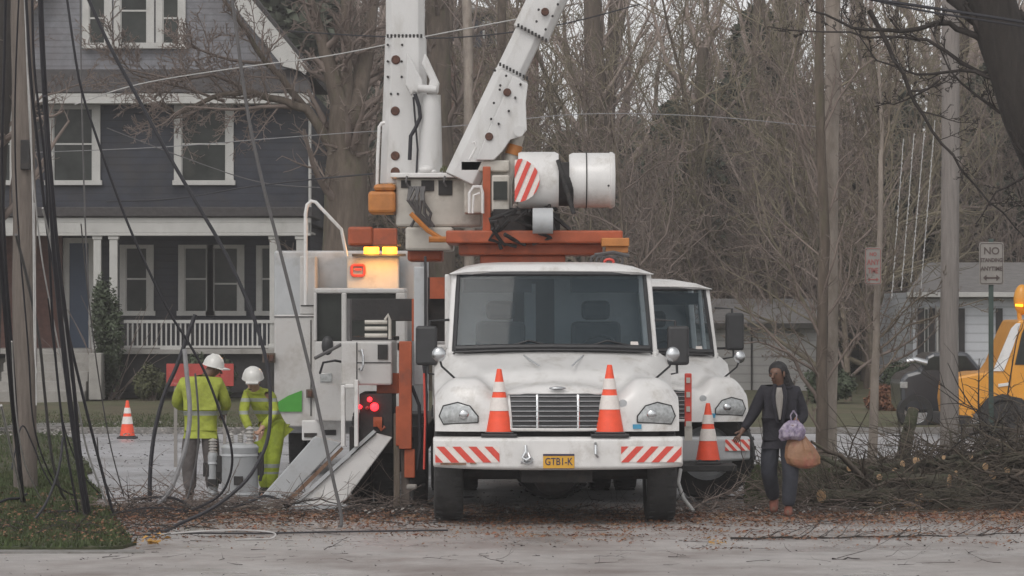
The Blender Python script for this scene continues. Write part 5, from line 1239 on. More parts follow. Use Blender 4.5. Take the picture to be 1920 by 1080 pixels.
# evergreens that close the view low down
def evergreen_mesh(seed, H, Rr, n):
    rn = random.Random(seed); V0 = []; F0 = []
    for k in range(n):
        z = H * (rn.random() ** .9); rad = Rr * (1 - z / H) ** .7 * (1 + .25 * math.sin(z * 3 + seed)) * rn.uniform(.35, 1) + .1; a = rn.uniform(0, 6.283)
        c = Vector((rad * math.cos(a), rad * math.sin(a), z + .15)); s = rn.uniform(.12, .34)
        u = Vector((rn.gauss(0, 1), rn.gauss(0, 1), rn.gauss(0, .5))).normalized(); v = u.cross(Vector((rn.gauss(0, 1), rn.gauss(0, 1), rn.gauss(0, 1)))).normalized()
        i = len(V0); V0 += [c - u * s, c + v * s * .45, c + u * s, c - v * s * .45]; F0.append((i, i + 1, i + 2, i + 3))
    me = bpy.data.meshes.new('crown'); me.from_pydata([tuple(v) for v in V0], [], F0); me.update(); me.materials.append(M['evergreen'])
    T = Tubes(); T.add([Vector((0, 0, -.1)), Vector((0, 0, H * .9))], [.2, .04], 8); return T.mesh('trunk', M['bark']), me
ev = [evergreen_mesh(1, 9.5, 3.2, 7000), evergreen_mesh(2, 11, 3.4, 8000), evergreen_mesh(3, 8, 3.0, 6000)]
for i in range(26):
    D = rnd.uniform(150, 172); px = 200 + i * 76 + rnd.uniform(-20, 20)
    put_tree(ev[i % 3], 'dense dark evergreen standing in the row at the back of the wood', (W(px, 0, D).x, D, .3), rnd.uniform(0, 6.28), rnd.uniform(.9, 1.15) * (1.25 if px < 900 else 1), 'evergreens at the back of the wood', 'evergreen_tree')
for k, (px, D, s, lb) in enumerate([(1860, 97, .9, 'dark evergreen behind the NO STANDING sign, above the white house roof'), (1690, 104, .75, 'dark evergreen behind the four hanging white ropes'), (1330, 112, .85, 'dark evergreen behind the grille truck on the right'), (1990, 92, 1.0, 'dark evergreen at the right edge above the yellow pickup'), (560, 104, 1.25, 'dark evergreen rising behind the right corner of the slate house'), (1180, 118, .9, 'dark evergreen behind the white stowed bucket drums'), (720, 112, 1.1, 'dark evergreen seen just behind the upright boom'), (1420, 101, .95, 'dark evergreen behind the rough tree by the pale pole'), (1060, 108, .9, 'dark evergreen just right of the leaning boom'), (1560, 106, .85, 'dark evergreen straight behind the pale utility pole'), (1260, 100, .7, 'dark evergreen above the roof of the right hand truck'), (1780, 100, .95, 'dark evergreen behind the round grey utility pole')]):
    put_tree(ev[k % 3], lb, (W(px, 0, D).x, D, .25), k, s, None, 'evergreen_tree')

# trees one can tell apart, with limbs placed as in the photograph
def named_tree(label, D, trunk, w0, w1, limbs, seed, tm, cm, name='bare_tree', **kw):
    """trunk / limbs: photo-space points at distance D (limb: pts, width px, depth shift); real widths from px"""
    cfg = dict(BASE); cfg.update(dict(rmin=.007, lf=(.3, .42, .5), n=(9, 6, 5))); cfg.update(kw); rn = random.Random(seed); T = (Tubes(), Tubes())
    a = W(*trunk[0], D); root = thing(name, label, 'tree', (a.x, D, 0)); o = Vector((a.x, D, 0))
    def line(pp, dd=0.0, sub=3):
        out = []
        for i in range(len(pp) - 1):
            for k in range(sub): t = k / sub; out.append((pp[i][0] + (pp[i + 1][0] - pp[i][0]) * t, pp[i][1] + (pp[i + 1][1] - pp[i][1]) * t))
        out.append(pp[-1]); n = len(out)
        return [W(x, y, D + dd * k / (n - 1)) - o + Vector((rn.gauss(0, .012), rn.gauss(0, .03), rn.gauss(0, .012))) * (1 if 0 < k < n - 1 else 0) for k, (x, y) in enumerate(out)]
    pts = line(trunk); n = len(pts); s = D / F / 2
    rr = [s * (w0 + (w1 - w0) * k / (n - 1)) for k in range(n)]
    T[0].add(pts, rr, 12)
    if kw.get('twigs', True):
        c2 = dict(cfg); c2['n'] = (kw.get('tn', 6),) + tuple(cfg['n'][1:]); grow((Tubes(), T[1]), pts, [r * .5 for r in rr], 0, c2, rn)
    for pp, wd, dd in limbs:
        q = line(pp, dd); m = len(q); rr = [max(.007, s * wd * (1 - .8 * k / (m - 1))) for k in range(m)]
        (T[0] if wd > 14 else T[1]).add(q, rr, 7)
        grow((Tubes(), T[1]), q, rr, 0, cfg, rn)
    for me in (T[0].mesh('trunk', tm), T[1].mesh('crown', cm)): ob = bpy.data.objects.new(me.name.split('.')[0], me); C.objects.link(ob); ob.parent = root
    return root
named_tree('massive brown forked tree behind the truck ladder, limbs drooping in front of the house', 66, [(648, 830), (645, 520), (650, 330), (655, 200)], 96, 74,
  [([(650, 240), (610, 100), (575, -40)], 44, 0), ([(658, 230), (690, 90), (712, -60)], 46, 1), ([(650, 200), (648, 60), (640, -80)], 30, 0), ([(630, 290), (575, 205), (520, 185), (470, 172), (400, 180), (330, 215), (300, 190)], 20, -1), ([(575, 205), (500, 120), (450, 40), (395, -30)], 15, -1.5),
   ([(560, 200), (510, 200), (440, 205), (350, 200), (290, 240)], 9, -2), ([(470, 172), (400, 140), (330, 150), (240, 130), (180, 90)], 8, -2), ([(500, 120), (430, 110), (360, 90), (355, 40)], 8, -2), ([(420, 190), (330, 160), (250, 140), (210, 80)], 6, -2)], 41, M['bark'], M['twig'], tn=10, lf=(.36, .48, .5), n=(14, 8, 5), rmin=.009)
named_tree('thick mossy brown trunk just right of the upright boom', 84, [(826, 800), (828, 400), (822, 150), (818, -60)], 56, 46, [([(828, 300), (870, 150), (900, -40)], 14, 2), ([(820, 200), (790, 60), (780, -60)], 16, 2)], 42, M['bark'], M['twig'])
named_tree('pale mottled slim trunk between the two booms', 80, [(882, 800), (880, 400), (878, 100), (874, -80)], 21, 18, [([(880, 200), (905, 110), (915, 60)], 5, 0)], 43, M['bark_pale'], M['twig'], tn=3)
named_tree('straight brownish slim trunk right behind the leaning boom', 88, [(936, 800), (936, 400), (940, 100), (943, -80)], 19, 16, [([(940, 200), (970, 90), (990, -40)], 6, 0)], 44, M['bark'], M['twig'], tn=3)
named_tree('broad brown trunk standing right of the leaning boom top', 98, [(1122, 800), (1124, 400), (1118, 150), (1108, -60)], 46, 34, [([(1122, 300), (1150, 120), (1140, -40)], 16, 0), ([(1120, 220), (1060, 130), (1030, 60)], 10, 0)], 45, M['bark'], M['twig_far'], tn=8)
named_tree('greenish forked trunk against the bright sky gaps at upper right centre', 92, [(1300, 800), (1306, 500), (1312, 250), (1318, 90)], 30, 22, [([(1316, 110), (1345, 40), (1370, -60)], 14, 0), ([(1316, 110), (1290, 30), (1285, -60)], 14, 0), ([(1310, 200), (1250, 120), (1225, 20), (1215, -50)], 12, 0), ([(1312, 260), (1380, 190), (1430, 120)], 8, 0)], 46, M['bark'], M['twig_far'], tn=10, lf=(.3, .5, .5))
named_tree('slim mossy trunk left of the pale pole, near the sky gaps', 90, [(1424, 800), (1400, 500), (1412, 250), (1422, -60)], 18, 14, [([(1408, 300), (1460, 180), (1500, 60)], 6, 0), ([(1405, 380), (1350, 260), (1300, 180)], 6, 0)], 47, M['bark'], M['twig_far'], tn=10)
named_tree('rough branchy tree growing against the pale straight utility pole', 45, [(1543, 888), (1541, 700), (1545, 450), (1538, 200), (1535, -60)], 24, 16,
  [([(1541, 770), (1490, 680), (1430, 610), (1390, 560)], 9, 0), ([(1541, 710), (1480, 660), (1420, 640), (1370, 650)], 6, -.5), ([(1542, 640), (1500, 560), (1480, 480)], 7, 0), ([(1543, 600), (1590, 520), (1600, 430)], 5, 0), ([(1540, 450), (1570, 340), (1620, 280)], 6, 0), ([(1540, 730), (1600, 640), (1640, 600)], 6, 0), ([(1540, 350), (1500, 240), (1430, 180)], 6, 0), ([(1538, 260), (1590, 150), (1660, 90)], 6, 0), ([(1543, 820), (1500, 740), (1470, 700)], 5, -.4)], 48, M['bark'], M['twig'], tn=8, rmin=.005, n=(8, 6, 4))
named_tree('thin young street tree with upright pale branches beside the ANY TIME sign', 46, [(1634, 876), (1638, 700), (1648, 520), (1655, 300), (1650, 150), (1646, 40)], 19, 2,
  [([(1640, 660), (1700, 610), (1770, 585), (1850, 560)], 5, 0), ([(1641, 640), (1720, 560), (1790, 530)], 4, 0), ([(1640, 620), (1600, 500), (1590, 400)], 5, 0), ([(1644, 560), (1680, 470), (1690, 380)], 5, 0), ([(1650, 420), (1620, 300), (1600, 220)], 4, 0), ([(1653, 330), (1670, 200), (1690, 120)], 5, 0)], 49, M['bark_pale'], M['twig_tan'], tn=10, rmin=.005, ang=(20, 50), n=(8, 6, 4))
named_tree('great dark trunk leaning in from the top right corner with long dark limbs', 40, [(2160, 900), (2050, 520), (1950, 270), (1880, 80), (1835, -80)], 105, 90,
  [([(1880, 110), (1830, 70), (1780, 40), (1690, 60), (1600, 50), (1520, 20)], 16, 0), ([(1900, 120), (1840, 140), (1740, 75), (1660, 70), (1560, 60), (1440, 50)], 10, 1), ([(1870, 60), (1800, 10), (1760, -30)], 40, 0), ([(1630, 20), (1660, 80), (1705, 170), (1745, 240), (1800, 320), (1880, 400), (1960, 480)], 10, .5), ([(1880, 150), (1800, 130), (1720, 140), (1640, 110), (1580, 20)], 8, .5),
   ([(1930, 220), (1850, 200), (1780, 130), (1740, 40)], 8, 1), ([(1960, 60), (1900, 20), (1850, -20)], 26, 0), ([(1760, 150), (1700, 190), (1640, 200)], 5, .5), ([(1925, 330), (1870, 360), (1830, 420)], 6, .5)], 50, M['bark_dark'], M['twig_dark'], tn=5, rmin=.006, n=(9, 6, 4), lf=(.2, .35, .5))
named_tree('dark tree at the top left edge behind the cables', 60, [(-40, 900), (-20, 400), (0, 100), (10, -80)], 60, 50, [([(0, 140), (60, 20), (120, -40)], 12, 0), ([(-10, 260), (80, 180), (170, 150)], 8, 0)], 51, M['bark_dark'], M['twig'], tn=8)

# shrubs, hedges
def shrub(label, px0, px1, D, y0, n, m, seed, name='shrub', zb=.1):
    rn = random.Random(seed); a = W(px0, 0, D); e = W(px1, y0, D); cx = (a.x + e.x) / 2; rx = (e.x - a.x) / 2; H = e.z - zb
    t = thing(name, label, 'shrub', (cx, D, zb)); V0 = []; F0 = []; ls = [(rn.uniform(-.5, .5) * rx, rn.uniform(-.3, .3), rn.uniform(.3, .75) * H, rn.uniform(.35, .6)) for _ in range(9)]
    for k in range(n):
        lx, ly, lz, lr = ls[rn.randrange(9)]; u = Vector((rn.gauss(0, 1), rn.gauss(0, 1), rn.gauss(0, 1))).normalized() * rn.uniform(.5, 1)
        c = Vector((lx + u.x * rx * lr, ly + u.y * min(rx, .8) * lr, lz + u.z * H * lr * .75)); c.z = abs(c.z)
        s = rn.uniform(.025, .06); d = Vector((rn.gauss(0, 1), rn.gauss(0, 1), rn.gauss(0, .7))).normalized(); v = d.cross(u).normalized() if d.cross(u).length > .1 else d.orthogonal()
        i = len(V0); V0 += [c - d * s, c + v * s * .5, c + d * s, c - v * s * .5]; F0.append((i, i + 1, i + 2, i + 3))
    me = bpy.data.meshes.new('foliage'); me.from_pydata([tuple(v) for v in V0], [], F0); me.update(); me.materials.append(m)
    o = bpy.data.objects.new('foliage', me); C.objects.link(o); o.parent = t
    T = Tubes()
    for k in range(14): T.add(wander(Vector((rn.uniform(-.1, .1), rn.uniform(-.1, .1), 0)), Vector((rn.uniform(-.6, .6), rn.uniform(-.3, .3), 1)).normalized(), H * rn.uniform(.6, .95), 5, .12, rn), [.015 - .002 * q for q in range(6)], 4)
    o = bpy.data.objects.new('stem', T.mesh('stem', M['twig'])); C.objects.link(o); o.parent = t; return t
shrub('tall dark evergreen bush beside the front steps, in front of the porch columns', 168, 246, 75.3, 520, 9000, M['shrubleaf'], 1)
shrub('low olive bush under the porch railing, left of the workers', 248, 316, 74.8, 682, 5000, M['olive'], 2)
shrub('brown green bush under the porch railing behind the red board', 320, 460, 74.6, 668, 7000, M['shrubleaf'], 3)
shrub('dark clipped hedge right of the pale garage, behind the woman', 1505, 1610, 73, 690, 9000, M['shrubleaf'], 4)
shrub('brown dry bush between the young tree and the dark car', 1620, 1712, 70, 726, 7000, M['leafy'], 5)
shrub('dark green hedge behind the dark car and the round pole', 1650, 1770, 74, 676, 9000, M['shrubleaf'], 6)
shrub('green leafy sprays mixed into the left part of the brush pile', 1560, 1800, 38.9, 880, 1500, M['olive'], 8, 'leafy_branch', .02)
shrub('dark bush at the foot of the white house behind the yellow pickup', 1790, 1960, 76, 690, 7000, M['shrubleaf'], 7)

# ------------------------------------------------------------------ brush pile, logs, broken branches on the right
def log(label, pa, pb_, Da, Db, r0, r1, seed, group=None, knots=3):
    a, e = W(*pa, Da), W(*pb_, Db); rn = random.Random(seed); ax = (e - a); t = thing('log', label, 'log', (a.x, a.y, max(.02, a.z - r0)), 0, group); o = t.matrix_basis.translation
    pts = [a + ax * (k / 8) + Vector((0, rn.gauss(0, .01), rn.gauss(0, .012))) * (k not in (0,)) for k in range(9)]
    b = MB(); b.tube(pts, [(r0 + (r1 - r0) * k / 8) * rn.uniform(.93, 1.07) for k in range(9)], 16)
    for k in range(knots):
        p = pts[rn.randrange(1, 8)]; d = Vector((rn.uniform(-.5, .5), rn.uniform(-1, 0), rn.uniform(.2, 1))).normalized(); b.tube([p, p + d * r0 * rn.uniform(1.3, 3)], [r0 * .35, r0 * .25], 8)
    b.build('bark', M['log_bark'], t, smooth=True)
    b = MB(); u = ax.normalized(); b.tube([pts[0] - u * .012, pts[0] - u * .002], r0 * .97, 20); b.build('cut_end', M['cutwood'], t)
    return t
log('mossy log lying on the verge, its pale cut end nearest the walking woman', (1541, 930), (1750, 922), 37.0, 37.9, .075, .06, 1)
log('shorter log on the pile with a small pale cut end by the pole foot', (1779, 903), (1640, 893), 37.6, 37.9, .08, .07, 2)
log('broken upright branch stub with torn tan top, left of the round pole', (1712, 770), (1690, 872), 40.5, 40.2, .065, .09, 3)
log('thin log in the heap with a round pale end below the round pole', (1748, 862), (1690, 905), 39, 39.8, .035, .03, 4)
log('thin log with a small bright end in the middle of the heap', (1713, 886), (1790, 905), 38.2, 39.2, .03, .03, 5)
log('low log half buried in twigs under the street sign', (1725, 934), (1900, 912), 37.2, 38.0, .07, .06, 6)
rn = random.Random(31)
for k in range(13):
    px_ = 1600 + k * 24 + rn.uniform(-8, 8); py_ = rn.uniform(868, 945) - (px_ - 1600) * .16; rr_ = rn.uniform(.022, .05)
    dx_ = rn.choice((-1, 1)) * rn.uniform(50, 130)
    log('cut limb with a pale sawn end sticking out of the brush pile', (px_, py_), (px_ + dx_, py_ + rn.uniform(-26, 26)), 37.5 + (945 - py_) * .006, 38.6, rr_, rr_ * .8, 200 + k, 'cut limbs sticking out of the brush pile', 1)
b = MB(); rn = random.Random(3)
for k in range(22):
    c = W(rn.gauss(1690, 22), rn.gauss(948, 5), 37.0); b.box(c - Vector((rn.uniform(.02, .07), .02, .008)), c + Vector((rn.uniform(.02, .07), .02, .012)))
struct(b.build('wood_chips', M['cutwood']), 'stuff')
def brush(name, n, boxf, Lr, r, m, seed, flat=.35, kids=3, kind='stuff'):
    rn = random.Random(seed); T = Tubes()
    for k in range(n):
        p = boxf(rn); a = rn.uniform(0, 6.283); d = Vector((math.cos(a), math.sin(a) * .6, rn.gauss(0, flat))).normalized(); L = rn.uniform(*Lr); q = wander(p, d, L, 6, .14, rn); 
        q = [Vector((v.x, v.y, max(.01, v.z))) for v in q]; r0 = r * rn.uniform(.4, 1.3)
        T.add(q, [r0 * (1 - .12 * j) for j in range(7)], 4)
        for c in range(kids):
            i = rn.randrange(1, 5); d2 = rdir((q[i + 1] - q[i]).normalized() if (q[i + 1] - q[i]).length > 1e-6 else d, R(rn.uniform(25, 60)), rn); w_ = wander(q[i], d2, L * rn.uniform(.2, .5), 4, .15, rn)
            T.add([Vector((v.x, v.y, max(.008, v.z))) for v in w_], [r0 * .5 * (1 - .17 * j) for j in range(5)], 3)
    o = bpy.data.objects.new(name, T.mesh(name, m)); C.objects.link(o); return struct(o, kind)
def pileh(x):                                      # height profile of the pile over lateral x
    return max(.04, .2 * min(1, max(0, x - 3.2)) + .62 * min(1, max(0, (x - 3.9) / 1.6)) ** 1.3)
def pf(rn):
    x = rn.uniform(3.3, 7.5); h = pileh(x); y = max(37.75, 38.7 + rn.gauss(0, .7)); return Vector((x, y, abs(rn.gauss(0, .45)) * h + .02))
M['twig_brush'] = mat('twig_brush', (.085, .068, .055), .95, .4, 2, col2=(.05, .055, .03), c2amt=.4, c2scale=1)
brush('brush_pile', 1300, pf, (.5, 1.4), .013, M['twig_brush'], 61, .2, 4)
brush('brush_pile', 420, pf, (.5, 1.3), .012, M['bark'], 62, .22, 4)
brush('brush_pile', 60, lambda rn: (lambda x: Vector((x, 38.6 + rn.gauss(0, .5), rn.uniform(.05, .8) * pileh(x))))(rn.uniform(3.4, 6.6)), (.8, 2.0), .04, M['bark'], 68, .12, 3)
def pf2(rn): x = rn.uniform(4.2, 7.0); return Vector((x, 38.6 + rn.gauss(0, .5), rn.uniform(.1, .5) * pileh(x) / .6))
brush('brush_pile', 170, lambda rn: (lambda x: Vector((x, 36.95 + rn.gauss(0, .25), rn.uniform(.02, .22))))(rn.uniform(3.3, 6)), (.3, 1.1), .008, M['twig_brush'], 90, .16, 4)
brush('brush_pile', 30, pf2, (1.0, 2.2), .015, M['bark_dark'], 63, .75, 6)
# twig litter along the near edge of the debris, under and before the trucks
brush('twig_litter', 600, lambda rn: Vector((rn.uniform(-4.4, 1.2) if rn.random() < .8 else rn.uniform(1.2, 4), 36.4 + rn.gauss(0, .9), rn.uniform(.005, .03))), (.15, .7), .006, M['twig_dark'], 64, .05, 2)
brush('twig_litter', 260, lambda rn: Vector((rn.uniform(-4.4, -.9), 37.6 + rn.gauss(0, .5), abs(rn.gauss(0, .06)))), (.3, 1.0), .008, M['twig'], 65, .13, 2)
brush('twig_litter', 130, lambda rn: Vector((rn.uniform(1.8, 4.5), 37.1 + rn.gauss(0, .35), abs(rn.gauss(0, .05)))), (.3, 1.0), .007, M['twig'], 66, .16, 3)
brush('twig_litter', 140, lambda rn: Vector((rn.uniform(-3.5, 5.4), rn.uniform(29, 34.5), .008)), (.05, .35), .004, M['twig_dark'], 67, .03, 1)
def branch(label, pts, Ds, w, seed, m='twig_dark', kids=8):
    """one fallen branch with its side twigs, a thing of its own"""
    rn = random.Random(seed); P = []
    for i, (x, y) in enumerate(pts): D = Ds[0] + (Ds[1] - Ds[0]) * i / (len(pts) - 1); v = W(x, y, D); v.z = max(.015, v.z); P.append(v)
    fine = []
    for i in range(len(P) - 1):
        for k in range(3): fine.append(P[i].lerp(P[i + 1], k / 3) + Vector((0, rn.gauss(0, .02), rn.gauss(0, .008))))
    fine.append(P[-1]); n = len(fine); T = Tubes(); T.add(fine, [w * (1 - .7 * k / (n - 1)) for k in range(n)], 6)
    for c in range(kids):
        i = rn.randrange(1, n - 1); d = rdir((fine[i] - fine[i - 1]).normalized(), R(rn.uniform(25, 60)), rn); d.z = abs(d.z) * .7
        q = wander(fine[i], d, rn.uniform(.15, .6), 4, .15, rn); T.add([Vector((v.x, v.y, max(.01, v.z))) for v in q], [w * .4 * (1 - .18 * j) for j in range(5)], 4)
    o = bpy.data.objects.new('fallen_branch', T.mesh('fallen_branch', M[m])); C.objects.link(o); return tag(o, label, 'branch')
branch('long arched bare branch lying before the stabiliser leg feet', [(520, 960), (560, 940), (600, 935), (650, 955), (690, 966)], (37, 36.6), .012, 1)
branch('pale broken branch lying near the left verge corner', [(410, 978), (450, 968), (490, 958), (540, 955)], (36, 36.5), .014, 2, 'twig_tan')
branch('long dark branch stretched on the road before the pile at right', [(1370, 1018), (1440, 1012), (1500, 1016), (1600, 1020), (1720, 1012), (1830, 1006), (1925, 1010)], (32.2, 33), .012, 3, 'twig_dark', 26)
branch('forked twiggy branch beside the right truck tyre', [(1290, 960), (1330, 935), (1370, 920), (1400, 890)], (36.6, 37.2), .01, 4, 'twig', 14)
branch('short dark stick alone on the foreground road at right', [(1560, 1050), (1590, 1054), (1612, 1050)], (29.8, 29.7), .01, 5, 'twig_dark', 2)
branch('thin forked branch standing up from the heap before the yellow pickup', [(1838, 800), (1834, 740), (1836, 672)], (39, 39), .014, 6, 'twig_dark', 6)
branch('long springy twig curving up before the green sign post', [(1925, 800), (1890, 740), (1905, 640), (1920, 600)], (38.8, 38.8), .012, 7, 'twig_dark', 8)
branch('thin upright forked twig standing in the debris left of the worker', [(240, 965), (240, 930), (238, 893)], (37.5, 37.5), .008, 8, 'twig_dark', 5)

# leaf litter
def leaves(n, f, s, m, seed):
    rn = random.Random(seed); V0 = []; F0 = []
    for k in range(n):
        c = f(rn); a = rn.uniform(0, 6.28); l = s * rn.uniform(.4, 1.4); d = Vector((math.cos(a), math.sin(a), rn.uniform(-.2, .5))) * l; v = Vector((-math.sin(a), math.cos(a), rn.uniform(-.3, .6))) * l * .55; h = Vector((0, 0, l * .3))
        i = len(V0); V0 += [c - d, c + v + h, c + d + h * .5, c - v + h * .7]; F0 += [(i, i + 1, i + 2), (i, i + 2, i + 3)]
    me = bpy.data.meshes.new('leaf_litter'); me.from_pydata([(v.x, v.y, max(.004, v.z)) for v in V0], [], F0); me.update(); me.materials.append(m)
    o = bpy.data.objects.new('leaf_litter', me); C.objects.link(o); return struct(o, 'stuff')
leaves(15000, lambda rn: Vector((rn.uniform(-5, 6), 35.9 + rn.gauss(0, .85), .012)), .021, M['leafy'], 71)
cl_ = [(random.Random(900 + q_).uniform(-4.5, 5.5), 34.6 - abs(random.Random(500 + q_).gauss(0, 1.6))) for q_ in range(46)]
leaves(2400, lambda rn: (lambda c_: Vector((c_[0] + rn.gauss(0, .22), c_[1] + rn.gauss(0, .12), .01)))(cl_[rn.randrange(46)]), .02, M['leafy'], 72)
leaves(700, lambda rn: Vector((rn.uniform(-4.5, 5.5), rn.uniform(31, 35), .01)), .014, M['leafy'], 82)
brush('twig_litter', 170, lambda rn: Vector((rn.uniform(-5.2, -3.0), rn.uniform(32.2, 37), .05)), (.1, .7), .006, M['twig_dark'], 69, .06, 2)
leaves(2200, lambda rn: Vector((rn.uniform(-4.5, 5.5), 33.6 + rn.gauss(0, .8), .008)), .013, M['leafy'], 84)
leaves(900, lambda rn: Vector((rn.uniform(-5.6, -3.1), rn.uniform(31.2, 37), .06)), .02, M['leafy'], 85)
leaves(350, lambda rn: Vector((rn.uniform(-5, 6), rn.uniform(26, 33), .008)), .014, M['twig_dark'], 73)
leaves(1200, lambda rn: Vector((rn.uniform(-6.5, -3.4), rn.uniform(31.5, 40), .05)), .022, M['leafy'], 83)
leaves(1800, lambda rn: Vector((rn.uniform(-9, 3), rn.uniform(39, 60), .008)), .02, M['twig_dark'], 74)
leaves(1500, lambda rn: Vector((rn.uniform(-9, -2.5), rn.uniform(57, 64), .1)), .03, M['signface'], 75)
leaves(500, lambda rn: Vector((rn.uniform(-4.5, 4), 36.6 + rn.gauss(0, .5), .05)), .02, M['signface'], 76)
M['yleaf'] = mat('yellow_leaf', (.42, .22, .04), .7, .4, 20)
leaves(40, lambda rn: Vector((W(294, 0, 32).x + rn.gauss(0, .06), 31.6 + rn.gauss(0, .3), .03 + abs(rn.gauss(0, .015)))), .032, M['yleaf'], 77)
leaves(24, lambda rn: Vector((W(1343, 0, 31.6).x + rn.gauss(0, .05), 31.6 + rn.gauss(0, .2), .02 + abs(rn.gauss(0, .01)))), .026, M['yleaf'], 78)

# ------------------------------------------------------------------ cables and wires
def smooth_line(pts, n=7):
    out = []; P = [pts[0]] + list(pts) + [pts[-1]]
    for i in range(1, len(P) - 2):
        for k in range(n):
            t = k / n; p0, p1, p2, p3 = P[i - 1], P[i], P[i + 1], P[i + 2]
            out.append(tuple(.5 * ((2 * p1[j]) + (-p0[j] + p2[j]) * t + (2 * p0[j] - 5 * p1[j] + 4 * p2[j] - p3[j]) * t * t + (-p0[j] + 3 * p1[j] - 3 * p2[j] + p3[j]) * t ** 3) for j in range(2)))
    out.append(pts[-1]); return out
def cable(label, pts, D0, D1, wpx, m, name='cable', cat='cable', group=None):
    q = smooth_line(pts); n = len(q); b = MB(); P = [W(x, y, D0 + (D1 - D0) * k / (n - 1)) for k, (x, y) in enumerate(q)]
    for v in P: v.z = max(v.z, .012)
    b.tube(P, wpx * D0 / F / 2, 7); o = b.build(name, M[m], None, smooth=True); return tag(o, label, cat, group)
cable('thickest black cable sweeping down beside the left pole to the debris', [(74, -60), (80, 100), (88, 240), (96, 380), (104, 500), (120, 660), (140, 820), (165, 990)], 33.5, 35.6, 11, 'cable')
cable('black cable running from the top left past the thickest cable to the debris', [(46, -60), (58, 150), (74, 300), (90, 440), (118, 580), (150, 720), (185, 860), (218, 985)], 34, 35.8, 6, 'cable')
cable('pale cable beside the left pole with a long gentle bow', [(48, -60), (50, 100), (57, 220), (62, 400), (64, 620), (68, 700)], 34.2, 34.2, 3.2, 'cable_pale')
cable('pale thin rope hanging to the steps level with a small knot', [(64, 380), (66, 520), (67, 660), (68, 760)], 34.6, 34.6, 2.6, 'cable_pale')
cable('grey cable coming down across the brick wall and bending to the verge', [(30, 440), (55, 540), (74, 640), (84, 740), (96, 850), (112, 915), (122, 935)], 35, 37.5, 6, 'cable_grey')
cable('silvery cable twisted along the black one near the steps', [(80, 390), (100, 480), (116, 580), (130, 690), (148, 770), (165, 850), (200, 945)], 34.4, 36.8, 4, 'cable_pale')
cable('dark cable from the top crossing both first floor windows down to the worker', [(118, -60), (140, 100), (156, 180), (182, 260), (206, 330), (240, 420), (280, 510), (320, 590), (352, 640), (385, 700), (412, 770), (432, 830), (434, 880), (415, 925), (375, 950), (330, 965)], 35, 36.5, 5, 'cable')
cable('long black cable from the gable window to the ground loop near the transformer', [(158, -20), (205, 85), (262, 190), (310, 280), (365, 375), (420, 470), (470, 580), (500, 680), (507, 760), (500, 830), (470, 890), (430, 930), (385, 960), (330, 985), (285, 1012)], 34.2, 33.4, 7, 'cable')
cable('grey cable falling past the white truck ladder over the stabiliser leg', [(428, -60), (446, 80), (466, 220), (494, 350), (520, 450), (548, 560), (580, 690), (606, 810), (625, 900), (640, 968), (636, 1000)], 34.6, 34.2, 6.5, 'cable_grey')
cable('thin dark vertical cord in front of the gable', [(150, -60), (152, 120), (155, 260), (160, 420), (167, 560)], 36, 36, 3, 'cable_grey')
cable('pale thick cable drooping in front of the standing worker', [(346, 655), (350, 700), (356, 770), (350, 830), (335, 880), (318, 920), (296, 945)], 37.2, 37.0, 9, 'cable_mid')
cable('black strand leading from the porch railing down to the street, left of the worker', [(366, 590), (348, 640), (330, 690), (308, 740), (290, 810), (282, 880), (281, 940)], 37.6, 37.4, 8, 'cable')
cable('dark slack cable curving along the verge by the left edge', [(-10, 330), (2, 480), (14, 640), (24, 760), (34, 850), (42, 938)], 33.6, 36.5, 10, 'cable')
cable('pale cable running close to the left edge', [(2, 760), (18, 830), (34, 900), (42, 938)], 34, 36.4, 5, 'cable_pale')
cable('silver edge cable curving to the verge', [(22, 640), (30, 770), (44, 860), (66, 915), (78, 936)], 34, 36.4, 3, 'cable_pale')
cable('black cable crossing the debris to the grass corner', [(118, 820), (110, 880), (88, 940), (62, 978)], 35, 34.6, 5, 'cable')
cable('thin dark cord hanging before the standing worker back', [(366, 700), (372, 780), (370, 850), (358, 910), (350, 940)], 37.4, 37.3, 4, 'cable_grey')
cable('pale looped cable lying on the road before the stabiliser feet', [(300, 1002), (380, 996), (450, 994), (510, 998), (512, 1008), (480, 1014), (440, 1015)], 32.6, 32.2, 3.2, 'cable_pale')
cable('dark line lying along the debris edge towards the trucks', [(240, 1006), (340, 1000), (480, 1000), (640, 997), (840, 994)], 32.8, 33.3, 3.5, 'cable')
cable('dark looping cable in the debris at the transformer foot', [(250, 935), (320, 933), (360, 950), (410, 960), (470, 940), (500, 930), (540, 945)], 37, 37.2, 5, 'cable')
cable('thin curved cord by the left pole foot', [(22, 880), (40, 800), (60, 830), (80, 880), (100, 915)], 37, 37.4, 3, 'cable')
cable('dark double line across the house foot of the second floor', [(200, 378), (330, 372), (470, 350), (600, 335), (700, 326)], 60, 60, 3, 'cable', 'overhead_wire', 'wire')
for lb, pts, D, wp, m in [('pale overhead wire crossing the house windows and the upright boom', [(60, 286), (300, 276), (480, 262), (640, 250), (870, 235), (1090, 214), (1320, 218), (1556, 240)], 62, 1.5, 'cable_mid'),
    ('pale overhead wire crossing the gable foot', [(140, 196), (260, 158), (440, 128), (620, 104), (800, 68), (1000, 30)], 64, 2.4, 'cable_pale'),
    ('dark overhead wire near the boom top joint', [(540, 58), (700, 68), (860, 70), (1040, 48), (1200, 8)], 50, 2.6, 'cable'),
    ('faint dark wire below the pale wire over the house', [(200, 240), (330, 290), (480, 340), (600, 352)], 62, 2.0, 'cable_grey')]:
    cable(lb, pts, D, D, wp, m, 'overhead_wire', 'wire')
